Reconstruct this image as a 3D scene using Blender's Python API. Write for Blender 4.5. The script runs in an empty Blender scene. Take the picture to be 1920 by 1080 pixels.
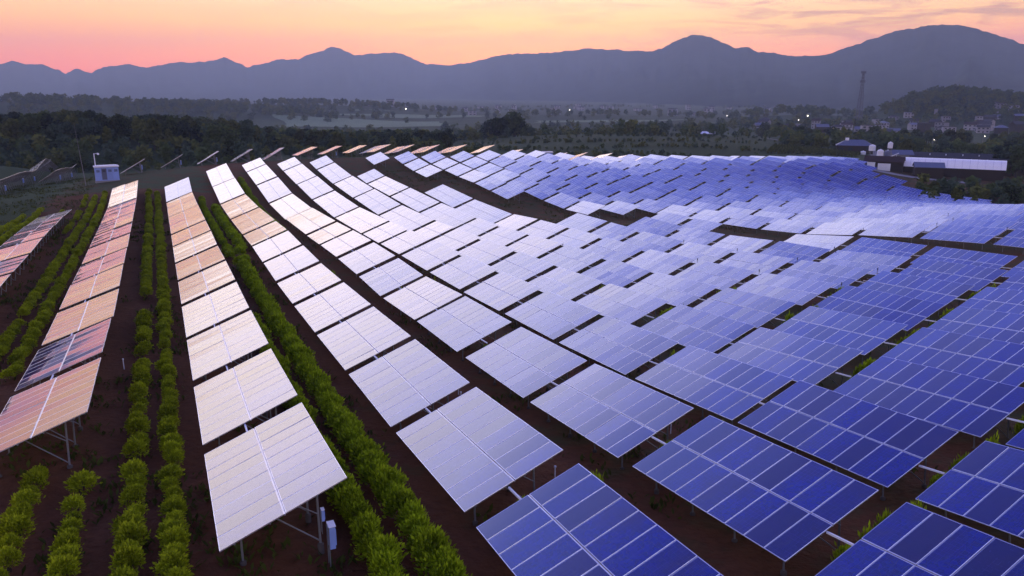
import bpy, math, random
import numpy as np
from mathutils import Vector, Matrix
R = math.radians
random.seed(7)
rng = np.random.default_rng(7)
sc = bpy.context.scene
col = sc.collection

PANEL_ROUGH = 0.07
PANEL_IOR = 1.85
HAZE = 1.4e-4
HAZE_COLOR = (0.72, 0.86, 1.0)
SKY_WEST = [(0, (3.2, 0.60, 0.06)), (2.5, (2.9, 1.00, 0.08)), (4.5, (2.2, 1.25, 0.22)), (6.7, (1.75, 1.15, 0.62)), (9.5, (2.65, 2.2, 1.95)), (14, (2.5, 2.2, 2.45)), (21, (1.95, 1.82, 2.4)), (26, (1.6, 1.6, 2.5)), (30, (0.88, 0.95, 2.12)), (34, (0.32, 0.42, 1.60)), (38, (0.24, 0.30, 1.28)), (42, (0.09, 0.125, 0.95)), (48, (0.04, 0.062, 0.62)), (60, (0.03, 0.05, 0.36))]
SKY_EAST = [(0, (1.3, 0.50, 0.36)), (2.5, (1.3, 0.58, 0.36)), (4.5, (1.25, 0.68, 0.42)), (6.7, (1.2, 0.80, 0.58)), (9.5, (1.2, 0.95, 0.88)), (15, (1.2, 1.08, 1.25)), (21, (1.05, 1.04, 1.45)), (26, (0.85, 0.88, 1.4)), (30, (0.62, 0.68, 1.25)), (35, (0.32, 0.40, 1.05)), (40, (0.13, 0.18, 0.85)), (48, (0.06, 0.085, 0.55)), (60, (0.04, 0.06, 0.34))]

# ------------------------------------------------------------------ camera
CAMZ = 50.0                       # metres above the far plain
F = 1452.86                       # focal length in pixels of a 1920 wide frame
PITCH = R(14.2135)
cam_d = bpy.data.cameras.new('camera')
cam_d.sensor_width = 36.0
cam_d.lens = F / 1920 * 36
cam_d.clip_start = 0.5
cam_d.clip_end = 60000
cam = bpy.data.objects.new('camera', cam_d)
col.objects.link(cam)
cam.location = (0, 0, CAMZ)
cam.rotation_euler = (R(90) - PITCH, 0, 0)
sc.camera = cam

# ------------------------------------------------------------------ node helper
class NT:
    def __init__(s, tree):
        s.t = tree
        tree.nodes.clear()
    def n(s, typ, **kw):
        nd = s.t.nodes.new(typ)
        for k, v in kw.items():
            setattr(nd, k, v)
        return nd
    def l(s, a, b):
        s.t.links.new(a, b)
    def math(s, op, a, b=None, c=None, clamp=False):
        nd = s.n('ShaderNodeMath', operation=op, use_clamp=clamp)
        for i, v in enumerate((a, b, c)):
            if v is None: continue
            if isinstance(v, (int, float)): nd.inputs[i].default_value = v
            else: s.l(v, nd.inputs[i])
        return nd.outputs[0]
    def mix(s, f, a, b, blend='MIX'):
        nd = s.n('ShaderNodeMix', data_type='RGBA', blend_type=blend)
        for i, v in ((0, f), (6, a), (7, b)):
            if isinstance(v, (int, float)): nd.inputs[i].default_value = v
            elif isinstance(v, tuple): nd.inputs[i].default_value = (*v[:3], 1)
            else: s.l(v, nd.inputs[i])
        return nd.outputs[2]
    def ramp(s, f, stops, interp='LINEAR'):
        nd = s.n('ShaderNodeValToRGB')
        cr = nd.color_ramp
        cr.interpolation = interp
        while len(cr.elements) < len(stops): cr.elements.new(0.5)
        for e, (p, c) in zip(cr.elements, stops):
            e.position = p
            e.color = (*c[:3], 1) if isinstance(c, tuple) else (c, c, c, 1)
        s.l(f, nd.inputs[0])
        return nd.outputs[0]
    def noise(s, vec, scale, detail=3, rough=0.55, dist=0.0):
        nd = s.n('ShaderNodeTexNoise')
        if vec is not None: s.l(vec, nd.inputs['Vector'])
        nd.inputs['Scale'].default_value = scale
        nd.inputs['Detail'].default_value = detail
        nd.inputs['Roughness'].default_value = rough
        nd.inputs['Distortion'].default_value = dist
        return nd.outputs['Fac']

# ------------------------------------------------------------------ sky (dusk, the sun is already behind the mountains)
world = bpy.data.worlds.new('World')
sc.world = world
world.use_nodes = True
W = NT(world.node_tree)
tc = W.n('ShaderNodeTexCoord')
sep = W.n('ShaderNodeSeparateXYZ')
W.l(tc.outputs['Generated'], sep.inputs[0])
z = W.math('MAXIMUM', sep.outputs[2], 0.0)
el = W.math('DIVIDE', W.math('ARCSINE', z), R(60), clamp=True)          # 0..1 for 0..60 degrees
GLOW = R(0)
gx = W.math('MULTIPLY', sep.outputs[0], math.sin(GLOW))
gd = W.math('MULTIPLY_ADD', sep.outputs[1], math.cos(GLOW), gx)
hl = W.math('SQRT', W.math('MAXIMUM', W.math('SUBTRACT', 1.0, W.math('MULTIPLY', sep.outputs[2], sep.outputs[2])), 1e-4))
azf = W.math('MULTIPLY_ADD', W.math('DIVIDE', gd, hl), 0.5, 0.5, clamp=True)   # 1 towards the glow, 0 away from it
SK = 4.0
def rs(stops): return [(d / 60, tuple(v / SK for v in c)) for d, c in stops]
west = W.ramp(el, rs(SKY_WEST), 'EASE' if False else 'LINEAR')
east = W.ramp(el, rs(SKY_EAST), 'LINEAR')
azr = W.ramp(azf, [(0.0, 0.0), (0.55, 0.12), (0.80, 0.70), (0.92, 0.97), (1.0, 1.0)])
skyc = W.mix(azr, east, west)
atan = W.math('ARCTAN2', sep.outputs[0], sep.outputs[1])
# the low sky turns from yellow over the sunken sun to pink on both sides
pinka = W.ramp(W.math('ABSOLUTE', W.math('SUBTRACT', atan, R(2)), clamp=True), [(R(7), 0.0), (R(31), 1.0)])
pinke = W.ramp(el, [(0.0, 1.0), (0.035, 1.0), (0.085, 0.42), (0.16, 0.0)])
skyc = W.mix(W.math('MULTIPLY', pinka, pinke), skyc, W.mix(1.0, skyc, (1.0, 0.60, 0.36), 'MULTIPLY'))
# thin streaky clouds
comb = W.n('ShaderNodeCombineXYZ')
W.l(W.math('MULTIPLY', atan, 6.0), comb.inputs[0])
W.l(W.math('MULTIPLY', sep.outputs[2], 46.0), comb.inputs[1])
cn = W.noise(comb.outputs[0], 1.5, 6, 0.65, 0.8)
cm = W.ramp(cn, [(0.46, 0.0), (0.60, 1.0)])
cband = W.ramp(el, [(0.0, 0.0), (0.04, 0.35), (0.075, 0.75), (0.10, 1.0), (0.20, 0.5), (0.30, 0.2), (0.6, 0.0)])
cside = W.ramp(W.math('MULTIPLY_ADD', atan, 0.5, 0.5, clamp=True), [(0.25, 0.0), (0.47, 0.30), (0.60, 0.5), (0.68, 1.0)])
cf = W.math('MULTIPLY', W.math('MULTIPLY', cm, cband), W.math('MULTIPLY', cside, 1.0))
cloudc = W.mix(1.0, skyc, (0.42, 0.36, 0.72), 'MULTIPLY')
skyc = W.mix(cf, skyc, cloudc)
sky = W.n('ShaderNodeTexSky', sky_type='NISHITA')
sky.sun_disc = False
sky.sun_elevation = R(1.0)
sky.sun_rotation = GLOW
bg1 = W.n('ShaderNodeBackground'); W.l(skyc, bg1.inputs[0]); bg1.inputs[1].default_value = SK
bg2 = W.n('ShaderNodeBackground'); W.l(sky.outputs[0], bg2.inputs[0]); bg2.inputs[1].default_value = 0.05
add = W.n('ShaderNodeAddShader'); W.l(bg1.outputs[0], add.inputs[0]); W.l(bg2.outputs[0], add.inputs[1])
wo = W.n('ShaderNodeOutputWorld'); W.l(add.outputs[0], wo.inputs[0])

vs = sc.view_settings
vs.view_transform = 'Standard'
vs.look = 'None'
vs.gamma = 1.0
vs.exposure = 0.0
sc.render.engine = 'CYCLES'
sc.cycles.use_denoising = True
sc.cycles.max_bounces = 5
sc.cycles.diffuse_bounces = 2
sc.cycles.glossy_bounces = 3
sc.cycles.transmission_bounces = 2
sc.cycles.volume_bounces = 0
sc.cycles.transparent_max_bounces = 6

# ------------------------------------------------------------------ materials
def mat(name):
    m = bpy.data.materials.new(name)
    m.use_nodes = True
    return m, NT(m.node_tree)
def plain(name, color, rough=0.7, metal=0.0, var=0.25, scale=3.0, spec=0.3, bump=0.0):
    m, t = mat(name)
    tcn = t.n('ShaderNodeTexCoord')
    nz = t.noise(tcn.outputs['Object'], scale, 4)
    oi = t.n('ShaderNodeObjectInfo')
    f = t.math('MULTIPLY_ADD', nz, 2 * var, 1 - var)
    f = t.math('MULTIPLY', f, t.math('MULTIPLY_ADD', oi.outputs['Random'], 0.16, 0.92))
    c = t.mix(1.0, color, f, 'MULTIPLY')
    p = t.n('ShaderNodeBsdfPrincipled')
    t.l(c, p.inputs['Base Color'])
    p.inputs['Roughness'].default_value = rough
    p.inputs['Metallic'].default_value = metal
    p.inputs['Specular IOR Level'].default_value = spec
    if bump:
        b = t.n('ShaderNodeBump'); b.inputs['Strength'].default_value = bump
        t.l(nz, b.inputs['Height']); t.l(b.outputs[0], p.inputs['Normal'])
    o = t.n('ShaderNodeOutputMaterial'); t.l(p.outputs[0], o.inputs[0])
    return m
def foliage(name, dark, light, rnd=0.35, scale=0.6):
    m, t = mat(name)
    geo = t.n('ShaderNodeNewGeometry')
    oi = t.n('ShaderNodeObjectInfo')
    nz = t.noise(geo.outputs['Position'], scale, 3)
    wn = t.math('MULTIPLY_ADD', geo.outputs['Random Per Island'], 0.55, -0.15)
    f = t.math('ADD', t.math('MULTIPLY_ADD', nz, 0.9, -0.1), wn)
    f = t.math('ADD', f, t.math('MULTIPLY_ADD', oi.outputs['Random'], rnd, -rnd / 2), clamp=True)
    c = t.mix(f, dark, light)
    d = t.n('ShaderNodeBsdfDiffuse'); t.l(c, d.inputs[0])
    tr = t.n('ShaderNodeBsdfTranslucent'); t.l(c, tr.inputs[0])
    mx = t.n('ShaderNodeMixShader'); mx.inputs[0].default_value = 0.45
    t.l(d.outputs[0], mx.inputs[1]); t.l(tr.outputs[0], mx.inputs[2])
    o = t.n('ShaderNodeOutputMaterial'); t.l(mx.outputs[0], o.inputs[0])
    return m
def emit(name, color, s):
    m, t = mat(name)
    e = t.n('ShaderNodeEmission'); e.inputs[0].default_value = (*color, 1); e.inputs[1].default_value = s
    o = t.n('ShaderNodeOutputMaterial'); t.l(e.outputs[0], o.inputs[0])
    return m

M = {}
# polycrystalline panel glass: deep blue cells under glossy glass, each panel a little different
m, t = mat('panel_glass')
oi = t.n('ShaderNodeObjectInfo')
at = t.n('ShaderNodeAttribute', attribute_name='pid')
wv = t.n('ShaderNodeCombineXYZ')
t.l(oi.outputs['Random'], wv.inputs[0]); t.l(at.outputs['Fac'], wv.inputs[1])
wn = t.n('ShaderNodeTexWhiteNoise', noise_dimensions='3D'); t.l(wv.outputs[0], wn.inputs['Vector'])
tcn = t.n('ShaderNodeTexCoord')
hue = t.ramp(wn.outputs['Value'], [(0.0, (0.007, 0.014, 0.200)), (0.35, (0.010, 0.020, 0.230)), (0.60, (0.014, 0.012, 0.110)), (0.80, (0.020, 0.013, 0.040)), (0.9, (0.010, 0.010, 0.080)), (1.0, (0.014, 0.030, 0.240))])
vo = t.n('ShaderNodeTexVoronoi'); vo.inputs['Scale'].default_value = 7.0; t.l(tcn.outputs['Object'], vo.inputs['Vector'])
hue = t.mix(0.45, hue, t.mix(1.0, hue, vo.outputs['Color'], 'MULTIPLY'))
geo = t.n('ShaderNodeNewGeometry')
pat = t.noise(geo.outputs['Position'], 0.55, 3, 0.6)
hue = t.mix(t.ramp(pat, [(0.48, 0.0), (0.70, 0.75)]), hue, (0.024, 0.014, 0.050))
# cell grid (pale lines between the cells)
brk = t.n('ShaderNodeTexBrick'); brk.offset = 0.0
brk.inputs['Scale'].default_value = 1.0
brk.inputs['Brick Width'].default_value = 0.1785; brk.inputs['Row Height'].default_value = 0.158
brk.inputs['Mortar Size'].default_value = 0.004
brk.inputs['Color1'].default_value = (0, 0, 0, 1); brk.inputs['Color2'].default_value = (0, 0, 0, 1); brk.inputs['Mortar'].default_value = (1, 1, 1, 1)
t.l(tcn.outputs['Object'], brk.inputs['Vector'])
hue = t.mix(t.math('MULTIPLY', brk.outputs['Color'], 0.10), hue, (0.30, 0.32, 0.42))
mp_ = t.n('ShaderNodeMapping'); mp_.inputs['Scale'].default_value = (0.6, 7.0, 1.0); t.l(tcn.outputs['Object'], mp_.inputs['Vector'])
dust = t.noise(mp_.outputs[0], 1.6, 5)
p = t.n('ShaderNodeBsdfPrincipled')
t.l(t.mix(t.math('MULTIPLY', t.math('SUBTRACT', dust, 0.4, clamp=True), 0.08), hue, (0.35, 0.33, 0.34)), p.inputs['Base Color'])
p.inputs['Roughness'].default_value = PANEL_ROUGH
p.inputs['IOR'].default_value = PANEL_IOR
p.inputs['Coat Weight'].default_value = 1.0
p.inputs['Coat Roughness'].default_value = 0.04
p.inputs['Coat IOR'].default_value = 1.5
nzb = t.noise(tcn.outputs['Object'], 0.45, 1)
b = t.n('ShaderNodeBump'); b.inputs['Strength'].default_value = 0.03; b.inputs['Distance'].default_value = 0.02
t.l(nzb, b.inputs['Height']); t.l(b.outputs[0], p.inputs['Normal']); t.l(b.outputs[0], p.inputs['Coat Normal'])
o = t.n('ShaderNodeOutputMaterial'); t.l(p.outputs[0], o.inputs[0])
M['glass'] = m
M['alu'] = plain('aluminium_frame', (0.72, 0.73, 0.78), 0.32, 0.75, 0.04, 2.0, 0.5)
M['back'] = plain('panel_backsheet', (0.20, 0.20, 0.21), 0.6, 0, 0.1)
M['steel'] = plain('galvanised_steel', (0.20, 0.20, 0.20), 0.55, 0.3, 0.2, 6.0, 0.4)
M['white'] = plain('white_paint', (0.74, 0.76, 0.80), 0.45, 0, 0.08, 4.0, 0.4)
M['greyblue'] = plain('blue_grey_paint', (0.24, 0.35, 0.68), 0.45, 0, 0.1, 2.0, 0.4)
M['dark'] = plain('dark_gap', (0.02, 0.02, 0.022), 0.8)
M['bush'] = foliage('tea_bush_leaves', (0.085, 0.115, 0.007), (0.450, 0.530, 0.020), 0.3, 1.4)
M['hedge'] = foliage('hedge_leaves', (0.080, 0.120, 0.006), (0.420, 0.560, 0.018), 0.3, 1.2)
M['stem'] = plain('woody_stem', (0.05, 0.035, 0.025), 0.9)
M['trunk'] = plain('tree_bark', (0.045, 0.036, 0.028), 0.95, 0, 0.4, 2.0, 0.1)
M['leafA'] = foliage('tree_leaves_dark', (0.012, 0.020, 0.010), (0.100, 0.140, 0.052), 0.8, 0.25)
M['leafB'] = foliage('tree_leaves_olive', (0.018, 0.024, 0.009), (0.140, 0.160, 0.046), 0.8, 0.25)
M['leafC'] = foliage('tree_leaves_blueish', (0.012, 0.020, 0.015), (0.078, 0.118, 0.074), 0.8, 0.25)
M['weed'] = foliage('weed_leaves', (0.026, 0.034, 0.008), (0.110, 0.130, 0.024), 0.3, 0.7)

# ------------------------------------------------------------------ mesh builder
class MB:
    def __init__(s): s.v = []; s.f = []; s.m = []; s.a = []
    def quad(s, a, b, c, d, mi=0, at=0.0):
        i = len(s.v); s.v += [a, b, c, d]; s.f.append((i, i + 1, i + 2, i + 3)); s.m.append(mi); s.a.append(at)
    def tri(s, a, b, c, mi=0):
        i = len(s.v); s.v += [a, b, c]; s.f.append((i, i + 1, i + 2)); s.m.append(mi); s.a.append(0.0)
    def box(s, x0, x1, y0, y1, z0, z1, mi=0, skip=()):
        i = len(s.v)
        s.v += [(x0, y0, z0), (x1, y0, z0), (x1, y1, z0), (x0, y1, z0), (x0, y0, z1), (x1, y0, z1), (x1, y1, z1), (x0, y1, z1)]
        for k, q in (('b', (0, 3, 2, 1)), ('t', (4, 5, 6, 7)), ('f', (0, 1, 5, 4)), ('r', (1, 2, 6, 5)), ('k', (2, 3, 7, 6)), ('l', (3, 0, 4, 7))):
            if k not in skip:
                s.f.append(tuple(i + j for j in q)); s.m.append(mi); s.a.append(0.0)
    def tube(s, p, q, r0, r1=None, n=6, mi=0, cap=True):
        r1 = r0 if r1 is None else r1
        p, q = Vector(p), Vector(q)
        d = (q - p).normalized()
        u = d.orthogonal().normalized(); w = d.cross(u)
        i = len(s.v)
        for c, r in ((p, r0), (q, r1)):
            for k in range(n):
                a = 2 * math.pi * k / n
                s.v.append(tuple(c + (u * math.cos(a) + w * math.sin(a)) * r))
        for k in range(n):
            s.f.append((i + k, i + (k + 1) % n, i + n + (k + 1) % n, i + n + k)); s.m.append(mi); s.a.append(0.0)
        if cap:
            s.f.append(tuple(i + n + k for k in range(n))); s.m.append(mi); s.a.append(0.0)
            s.f.append(tuple(i + k for k in reversed(range(n)))); s.m.append(mi); s.a.append(0.0)
    def lathe(s, prof, n=14, cx=0, cy=0, mi=0):
        i = len(s.v)
        for r, zz in prof:
            for k in range(n):
                a = 2 * math.pi * k / n
                s.v.append((cx + r * math.cos(a), cy + r * math.sin(a), zz))
        for j in range(len(prof) - 1):
            for k in range(n):
                s.f.append((i + j * n + k, i + j * n + (k + 1) % n, i + (j + 1) * n + (k + 1) % n, i + (j + 1) * n + k)); s.m.append(mi); s.a.append(0.0)
    def mesh(s, name, mats, attr=False):
        me = bpy.data.meshes.new(name)
        me.from_pydata(s.v, [], s.f)
        for mm in mats: me.materials.append(mm)
        me.polygons.foreach_set('material_index', s.m)
        if attr:
            at = me.attributes.new('pid', 'FLOAT', 'FACE')
            at.data.foreach_set('value', s.a)
        me.update()
        return me
def obj(name, me, parent=None, loc=(0, 0, 0), rot=(0, 0, 0), scale=None):
    o = bpy.data.objects.new(name, me)
    col.objects.link(o)
    if parent is not None: o.parent = parent
    o.location = loc; o.rotation_euler = rot
    if scale is not None: o.scale = scale
    return o
def empty(name, loc, rot=(0, 0, 0), size=0.3):
    o = bpy.data.objects.new(name, None)
    o.empty_display_size = size
    col.objects.link(o)
    o.location = loc; o.rotation_euler = rot
    return o
def tag(o, label, cat=None, group=None, kind=None):
    if label: o['label'] = label
    if cat: o['category'] = cat
    if group: o['group'] = group
    if kind: o['kind'] = kind
    return o

# ------------------------------------------------------------------ terrain
AZ = R(24.3144)                   # the rows run this far to the left of the view direction
CA, SA = math.cos(AZ), math.sin(AZ)
TILT = R(21.015); CT, ST = math.cos(TILT), math.sin(TILT)
UW = 4.425                        # slope width of a table
PITCHROW = 8.42
CLEAR = 0.95
def lat_of(k): return 0.5 + PITCHROW * (k - 2)
def to_w(l, a): return (l * CA - a * SA, l * SA + a * CA)
def to_f(x, y): return (x * CA + y * SA, -x * SA + y * CA)
def px_at(px, y, z=-25.0):
    """world x of the point at image column px (1920 wide), y metres ahead, z above the camera"""
    return (px - 960) / F * (y * math.cos(PITCH) - z * math.sin(PITCH))
# surveyed heights of the low table edges, per row: (distance along the row, height against the camera)
FIELD = {
    -41.6: [(236.0,-22.8),(285.0,-26.5)],
    -33.2: [(181.0,-19.6),(222.0,-21.2),(285.0,-26.0)],
    -24.8: [(202.0,-19.6),(254.0,-22.4)],
    -16.3: [(70.6,-15.2),(75.5,-15.5),(83.9,-15.7),(93.6,-15.8),(102.9,-16.1),(114.3,-16.5),(126.8,-17.3)],
    -7.9: [(34.0,-14.2),(44.2,-14.8),(54.4,-15.5),(64.6,-15.8),(74.8,-16.1),(85.0,-16.4),(95.2,-16.6),(105.4,-16.9),(115.6,-17.1),(134.0,-17.3),(152.4,-16.5)],
    0.5: [(23.3,-13.9),(33.5,-14.8),(43.7,-15.4),(53.9,-15.9),(64.1,-16.1),(74.3,-16.4),(84.5,-16.9),(94.7,-17.0),(104.9,-17.3),(123.3,-17.8),(141.7,-18.0),(152.0,-16.2)],
    8.9: [(13.7,-14.65),(23.9,-14.9),(33.9,-15.7),(43.9,-16.1),(53.8,-16.6),(63.9,-17.0),(73.9,-17.3),(83.7,-17.4),(93.9,-17.4),(104.2,-17.8),(122.1,-18.4),(141.5,-18.6),(159.7,-17.8),(176.8,-16.2)],
    17.3: [(16.6,-14.8),(26.8,-15.8),(36.8,-16.7),(47.5,-17.3),(57.2,-17.6),(67.8,-18.3),(77.1,-18.1),(87.0,-18.2),(97.2,-18.6),(106.9,-18.9),(125.3,-19.6),(145.0,-19.4),(162.9,-18.0),(180.1,-17.1),(189.0,-16.2)],
    25.8: [(19.7,-15.7),(29.2,-16.5),(39.4,-17.5),(49.4,-18.1),(59.7,-18.5),(69.5,-18.8),(79.8,-19.1),(90.7,-19.3),(100.4,-19.6),(110.2,-19.9),(129.1,-20.3),(149.1,-19.7),(166.4,-18.7),(184.5,-17.5),(193.6,-16.8)],
    34.2: [(32.0,-17.0),(41.6,-18.1),(52.2,-18.8),(63.0,-19.5),(73.5,-20.0),(83.6,-20.2),(94.8,-20.5),(105.1,-20.7),(114.3,-21.0),(132.8,-20.9),(151.9,-20.2),(170.6,-19.4),(189.2,-17.9),(197.9,-17.0)],
    42.6: [(35.7,-17.4),(56.1,-19.3),(67.3,-20.2),(76.7,-20.3),(87.2,-20.6),(97.9,-21.2),(108.3,-21.5),(117.8,-21.6),(136.1,-21.4),(155.6,-20.8),(174.6,-20.2),(183.6,-19.4),(227.1,-17.6)],
    51.0: [(39.2,-17.8),(50.0,-18.4),(60.6,-19.6),(70.7,-20.2),(80.9,-20.9),(91.6,-21.0),(101.6,-21.3),(111.8,-21.6),(122.1,-22.3),(140.8,-21.7),(158.3,-20.8),(200.1,-18.4),(209.2,-17.3),(230.5,-17.8)],
    59.4: [(42.8,-17.9),(53.4,-18.7),(64.0,-19.6),(73.9,-20.5),(84.3,-21.2),(95.1,-21.4),(104.1,-21.4),(113.8,-21.4),(182.6,-20.3),(192.9,-19.7),(202.6,-18.7),(211.0,-17.5),(238.7,-18.3)],
    67.9: [(45.5,-17.9),(55.8,-18.6),(66.8,-19.9),(76.4,-20.3),(85.5,-21.1),(152.7,-22.5),(162.7,-21.7),(172.6,-20.9),(183.5,-20.5),(193.9,-19.7),(203.9,-19.0),(212.8,-17.9)],
    68.7: [(244.0,-19.3)],
    76.3: [(50.1,-18.2),(60.6,-18.9),(71.0,-19.5),(81.0,-20.9),(113.1,-22.1),(132.5,-23.6),(143.2,-23.7),(212.0,-18.1)],
    77.1: [(244.2,-19.6)],
    84.7: [(132.8,-24.2),(213.1,-18.2)],
    85.5: [(242.2,-19.7)],
    93.1: [(62.5,-18.4),(72.2,-19.3),(82.9,-20.7),(96.8,-22.6),(133.1,-24.5),(214.6,-18.5)],
    94.0: [(235.1,-19.3)],
    101.5: [(214.9,-18.9)],
    110.0: [(216.2,-19.8)],
    118.4: [(217.0,-21.2)],
    126.8: [(216.4,-21.6),(229.8,-21.2)],
    135.2: [(216.6,-21.2)],
    143.6: [(216.9,-21.5)],
    152.1: [(216.4,-22.0)],
    160.5: [(216.9,-22.4)],
    168.9: [(216.5,-22.7)],
    177.3: [(217.0,-23.2)],
    185.7: [(216.6,-23.4)],
    194.2: [(132.9,-29.2),(142.6,-29.2),(153.1,-28.9),(159.4,-28.5),(216.6,-23.6)],
    202.6: [(216.3,-23.9)],
    211.0: [(215.6,-24.1)],
    219.4: [(215.9,-24.5)],
    227.8: [(217.1,-25.2)],
}
pts = [(l, a, zz - CLEAR) for l, q in FIELD.items() for a, zz in q]
pts += [(0, 0, -12.2), (30, -2, -13.2), (65, 20, -15.6), (100, 30, -16.5), (-40, 15, -13.2), (0, -60, -9.0), (80, -40, -11.0), (-70, 60, -16.0),
        (135, 78, -20.6), (150, 60, -19.5), (118, 60, -19.0), (-40, 110, -17.8), (-60, 160, -20.0), (135, 130, -26.0), (160, 110, -26.4), (110, 242, -23.6), (128, 242, -24.9), (145, 242, -25.6), (165, 242, -26.8), (190, 242, -28.0), (215, 242, -28.8)]
for px, y, zz in [(100, 262, -22), (400, 275, -22.5), (0, 230, -20.8), (-300, 250, -22), (0, 360, -21), (200, 360, -20.5), (430, 380, -24), (-300, 360, -22),
                  (600, 330, -26), (600, 430, -29), (800, 330, -26), (800, 450, -30), (1000, 330, -25), (1000, 480, -26), (1300, 330, -26), (1300, 480, -26),
                  (1550, 330, -27), (1550, 480, -28.5), (1700, 290, -28.5), (1700, 400, -32), (1900, 300, -31), (1900, 215, -30), (2150, 250, -31), (2250, 150, -24),
                  (-500, 650, -42), (0, 650, -42), (500, 650, -42), (1000, 650, -40), (1500, 650, -37), (2000, 650, -36), (2500, 650, -38)]:
    l, a = to_f(px_at(px, y, zz), y)
    pts.append((l, a, zz))
TP = np.array(pts)
def _k(d2): return 0.5 * d2 * np.log(np.maximum(d2, 1e-12))
def _d2(A, B): return ((A[:, None, :] - B[None, :, :]) ** 2).sum(-1)
n_ = len(TP)
A_ = np.zeros((n_ + 3, n_ + 3))
A_[:n_, :n_] = _k(_d2(TP[:, :2], TP[:, :2])) + 25.0 * np.eye(n_)
A_[:n_, n_] = 1; A_[:n_, n_ + 1:] = TP[:, :2]
A_[n_, :n_] = 1; A_[n_ + 1:, :n_] = TP[:, :2].T
TW = np.linalg.solve(A_, np.r_[TP[:, 2], 0, 0, 0])
def tps(L):
    out = np.empty(len(L))
    for i in range(0, len(L), 4000):
        q = L[i:i + 4000]
        out[i:i + 4000] = _k(_d2(q, TP[:, :2])) @ TW[:n_] + TW[n_] + q @ TW[n_ + 1:]
    return out
BUMPS = []                         # low wooded hills on the plain: x, y, height, radius x, radius y
for px, y, hh, rx, ry in [(120, 1300, 25, 230, 150), (430, 1380, 17, 200, 120), (-250, 1250, 30, 260, 150), (650, 1750, 16, 260, 120), (300, 1700, 22, 420, 150),
                          (1745, 1040, 20, 62, 90), (1830, 1060, 24, 95, 100), (2000, 1080, 22, 130, 110), (1480, 1250, 14, 110, 80), (1100, 1500, 8, 260, 100)]:
    BUMPS.append((px_at(px, y), y, hh, rx, ry))
def sstep(a, b, x):
    t_ = np.clip((x - a) / (b - a), 0, 1)
    return t_ * t_ * (3 - 2 * t_)
def ground(x, y):
    """height of the ground in world metres (camera at CAMZ)"""
    x = np.atleast_1d(np.asarray(x, float)); y = np.atleast_1d(np.asarray(y, float))
    r = np.hypot(x, y)
    L = np.stack(to_f(x, y), -1)
    near = r < 900
    zz = np.full(len(x), -50.0)
    if near.any():
        t_ = np.clip(tps(L[near]), -60, -2)
        b_ = sstep(520, 880, r[near])
        zz[near] = t_ * (1 - b_) + -50 * b_
    # right side of the plain lies a little higher (the village)
    v = np.exp(-(((x - 480) / 420) ** 2 + ((y - 900) / 420) ** 2))
    zz = zz + 11 * v * sstep(500, 800, r)
    for bx, by, hh, rx, ry in BUMPS:
        zz = zz + hh * np.exp(-(((x - bx) / rx) ** 2 + ((y - by) / ry) ** 2))
    return zz + CAMZ
def gz(x, y): return float(ground([x], [y])[0])
def axis(parts):
    out = [parts[0][0]]
    for a, b, st in parts:
        n = max(1, int(round((b - a) / st)))
        out += [a + (b - a) * (i + 1) / n for i in range(n)]
    return np.array(out)
gxs = axis([(-9000, -4000, 1000), (-4000, -1000, 300), (-1000, -300, 40), (-300, -130, 8), (-130, 240, 2.0), (240, 420, 9), (420, 1000, 36), (1000, 4000, 300), (4000, 9000, 1000)])
gys = axis([(-400, -60, 40), (-60, 0, 6), (0, 270, 2.0), (270, 480, 6), (480, 1200, 24), (1200, 3000, 120), (3000, 9400, 800)])
GX, GY = np.meshgrid(gxs, gys)
gh = ground(GX.ravel(), GY.ravel())
nearw = np.exp(-(np.hypot(GX.ravel(), GY.ravel()) / 260) ** 2)
gh = gh + rng.normal(0, 0.05, gh.shape) * nearw
me = bpy.data.meshes.new('ground')
nx, ny = len(gxs), len(gys)
vid = np.arange(nx * ny).reshape(ny, nx)
fq = np.stack([vid[:-1, :-1], vid[:-1, 1:], vid[1:, 1:], vid[1:, :-1]], -1).reshape(-1, 4)
me.from_pydata(np.stack([GX.ravel(), GY.ravel(), gh], -1).tolist(), [], fq.tolist())
me.polygons.foreach_set('use_smooth', [True] * len(me.polygons))
# how much green grows where (soil under the panels, grass outside)
LL, AA = to_f(GX.ravel(), GY.ravel())
veg = np.where((LL > -14) & (LL < 8.5) & (AA < 160), 0.08, 0.30)
veg = np.where((AA > 156) & (LL < 16), 0.55, veg)
veg = np.where((AA > 222) | (LL < -18) | (LL > 240), 0.85, veg)
tr = sstep(8, 40, LL) * (1 - sstep(215, 230, AA))
veg = np.where((LL >= 8.5) & (AA <= 222), 0.22 + 0.2 * tr, veg)
va = me.attributes.new('veg', 'FLOAT', 'POINT'); va.data.foreach_set('value', veg)
m, t = mat('soil_and_grass')
geo = t.n('ShaderNodeNewGeometry')
pos = geo.outputs['Position']
va_ = t.n('ShaderNodeAttribute', attribute_name='veg')
n1 = t.noise(pos, 0.35, 6, 0.65)
n2 = t.noise(pos, 2.2, 5, 0.65)
n3 = t.noise(pos, 0.016, 4, 0.55)
soil = t.mix(n2, (0.055, 0.017, 0.006), (0.175, 0.062, 0.024))
soil = t.mix(t.math('MULTIPLY', n1, 0.6), soil, (0.055, 0.030, 0.015))
grass = t.mix(n2, (0.014, 0.024, 0.008), (0.050, 0.074, 0.018))
grass = t.mix(t.ramp(n3, [(0.42, 0.0), (0.62, 0.75)]), grass, t.mix(n1, (0.030, 0.056, 0.022), (0.062, 0.092, 0.040)))
fac = t.ramp(t.math('ADD', t.math('MULTIPLY_ADD', n1, 1.1, -0.75), va_.outputs['Fac']), [(0.05, 0.0), (0.45, 1.0)])
p = t.n('ShaderNodeBsdfPrincipled')
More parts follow.
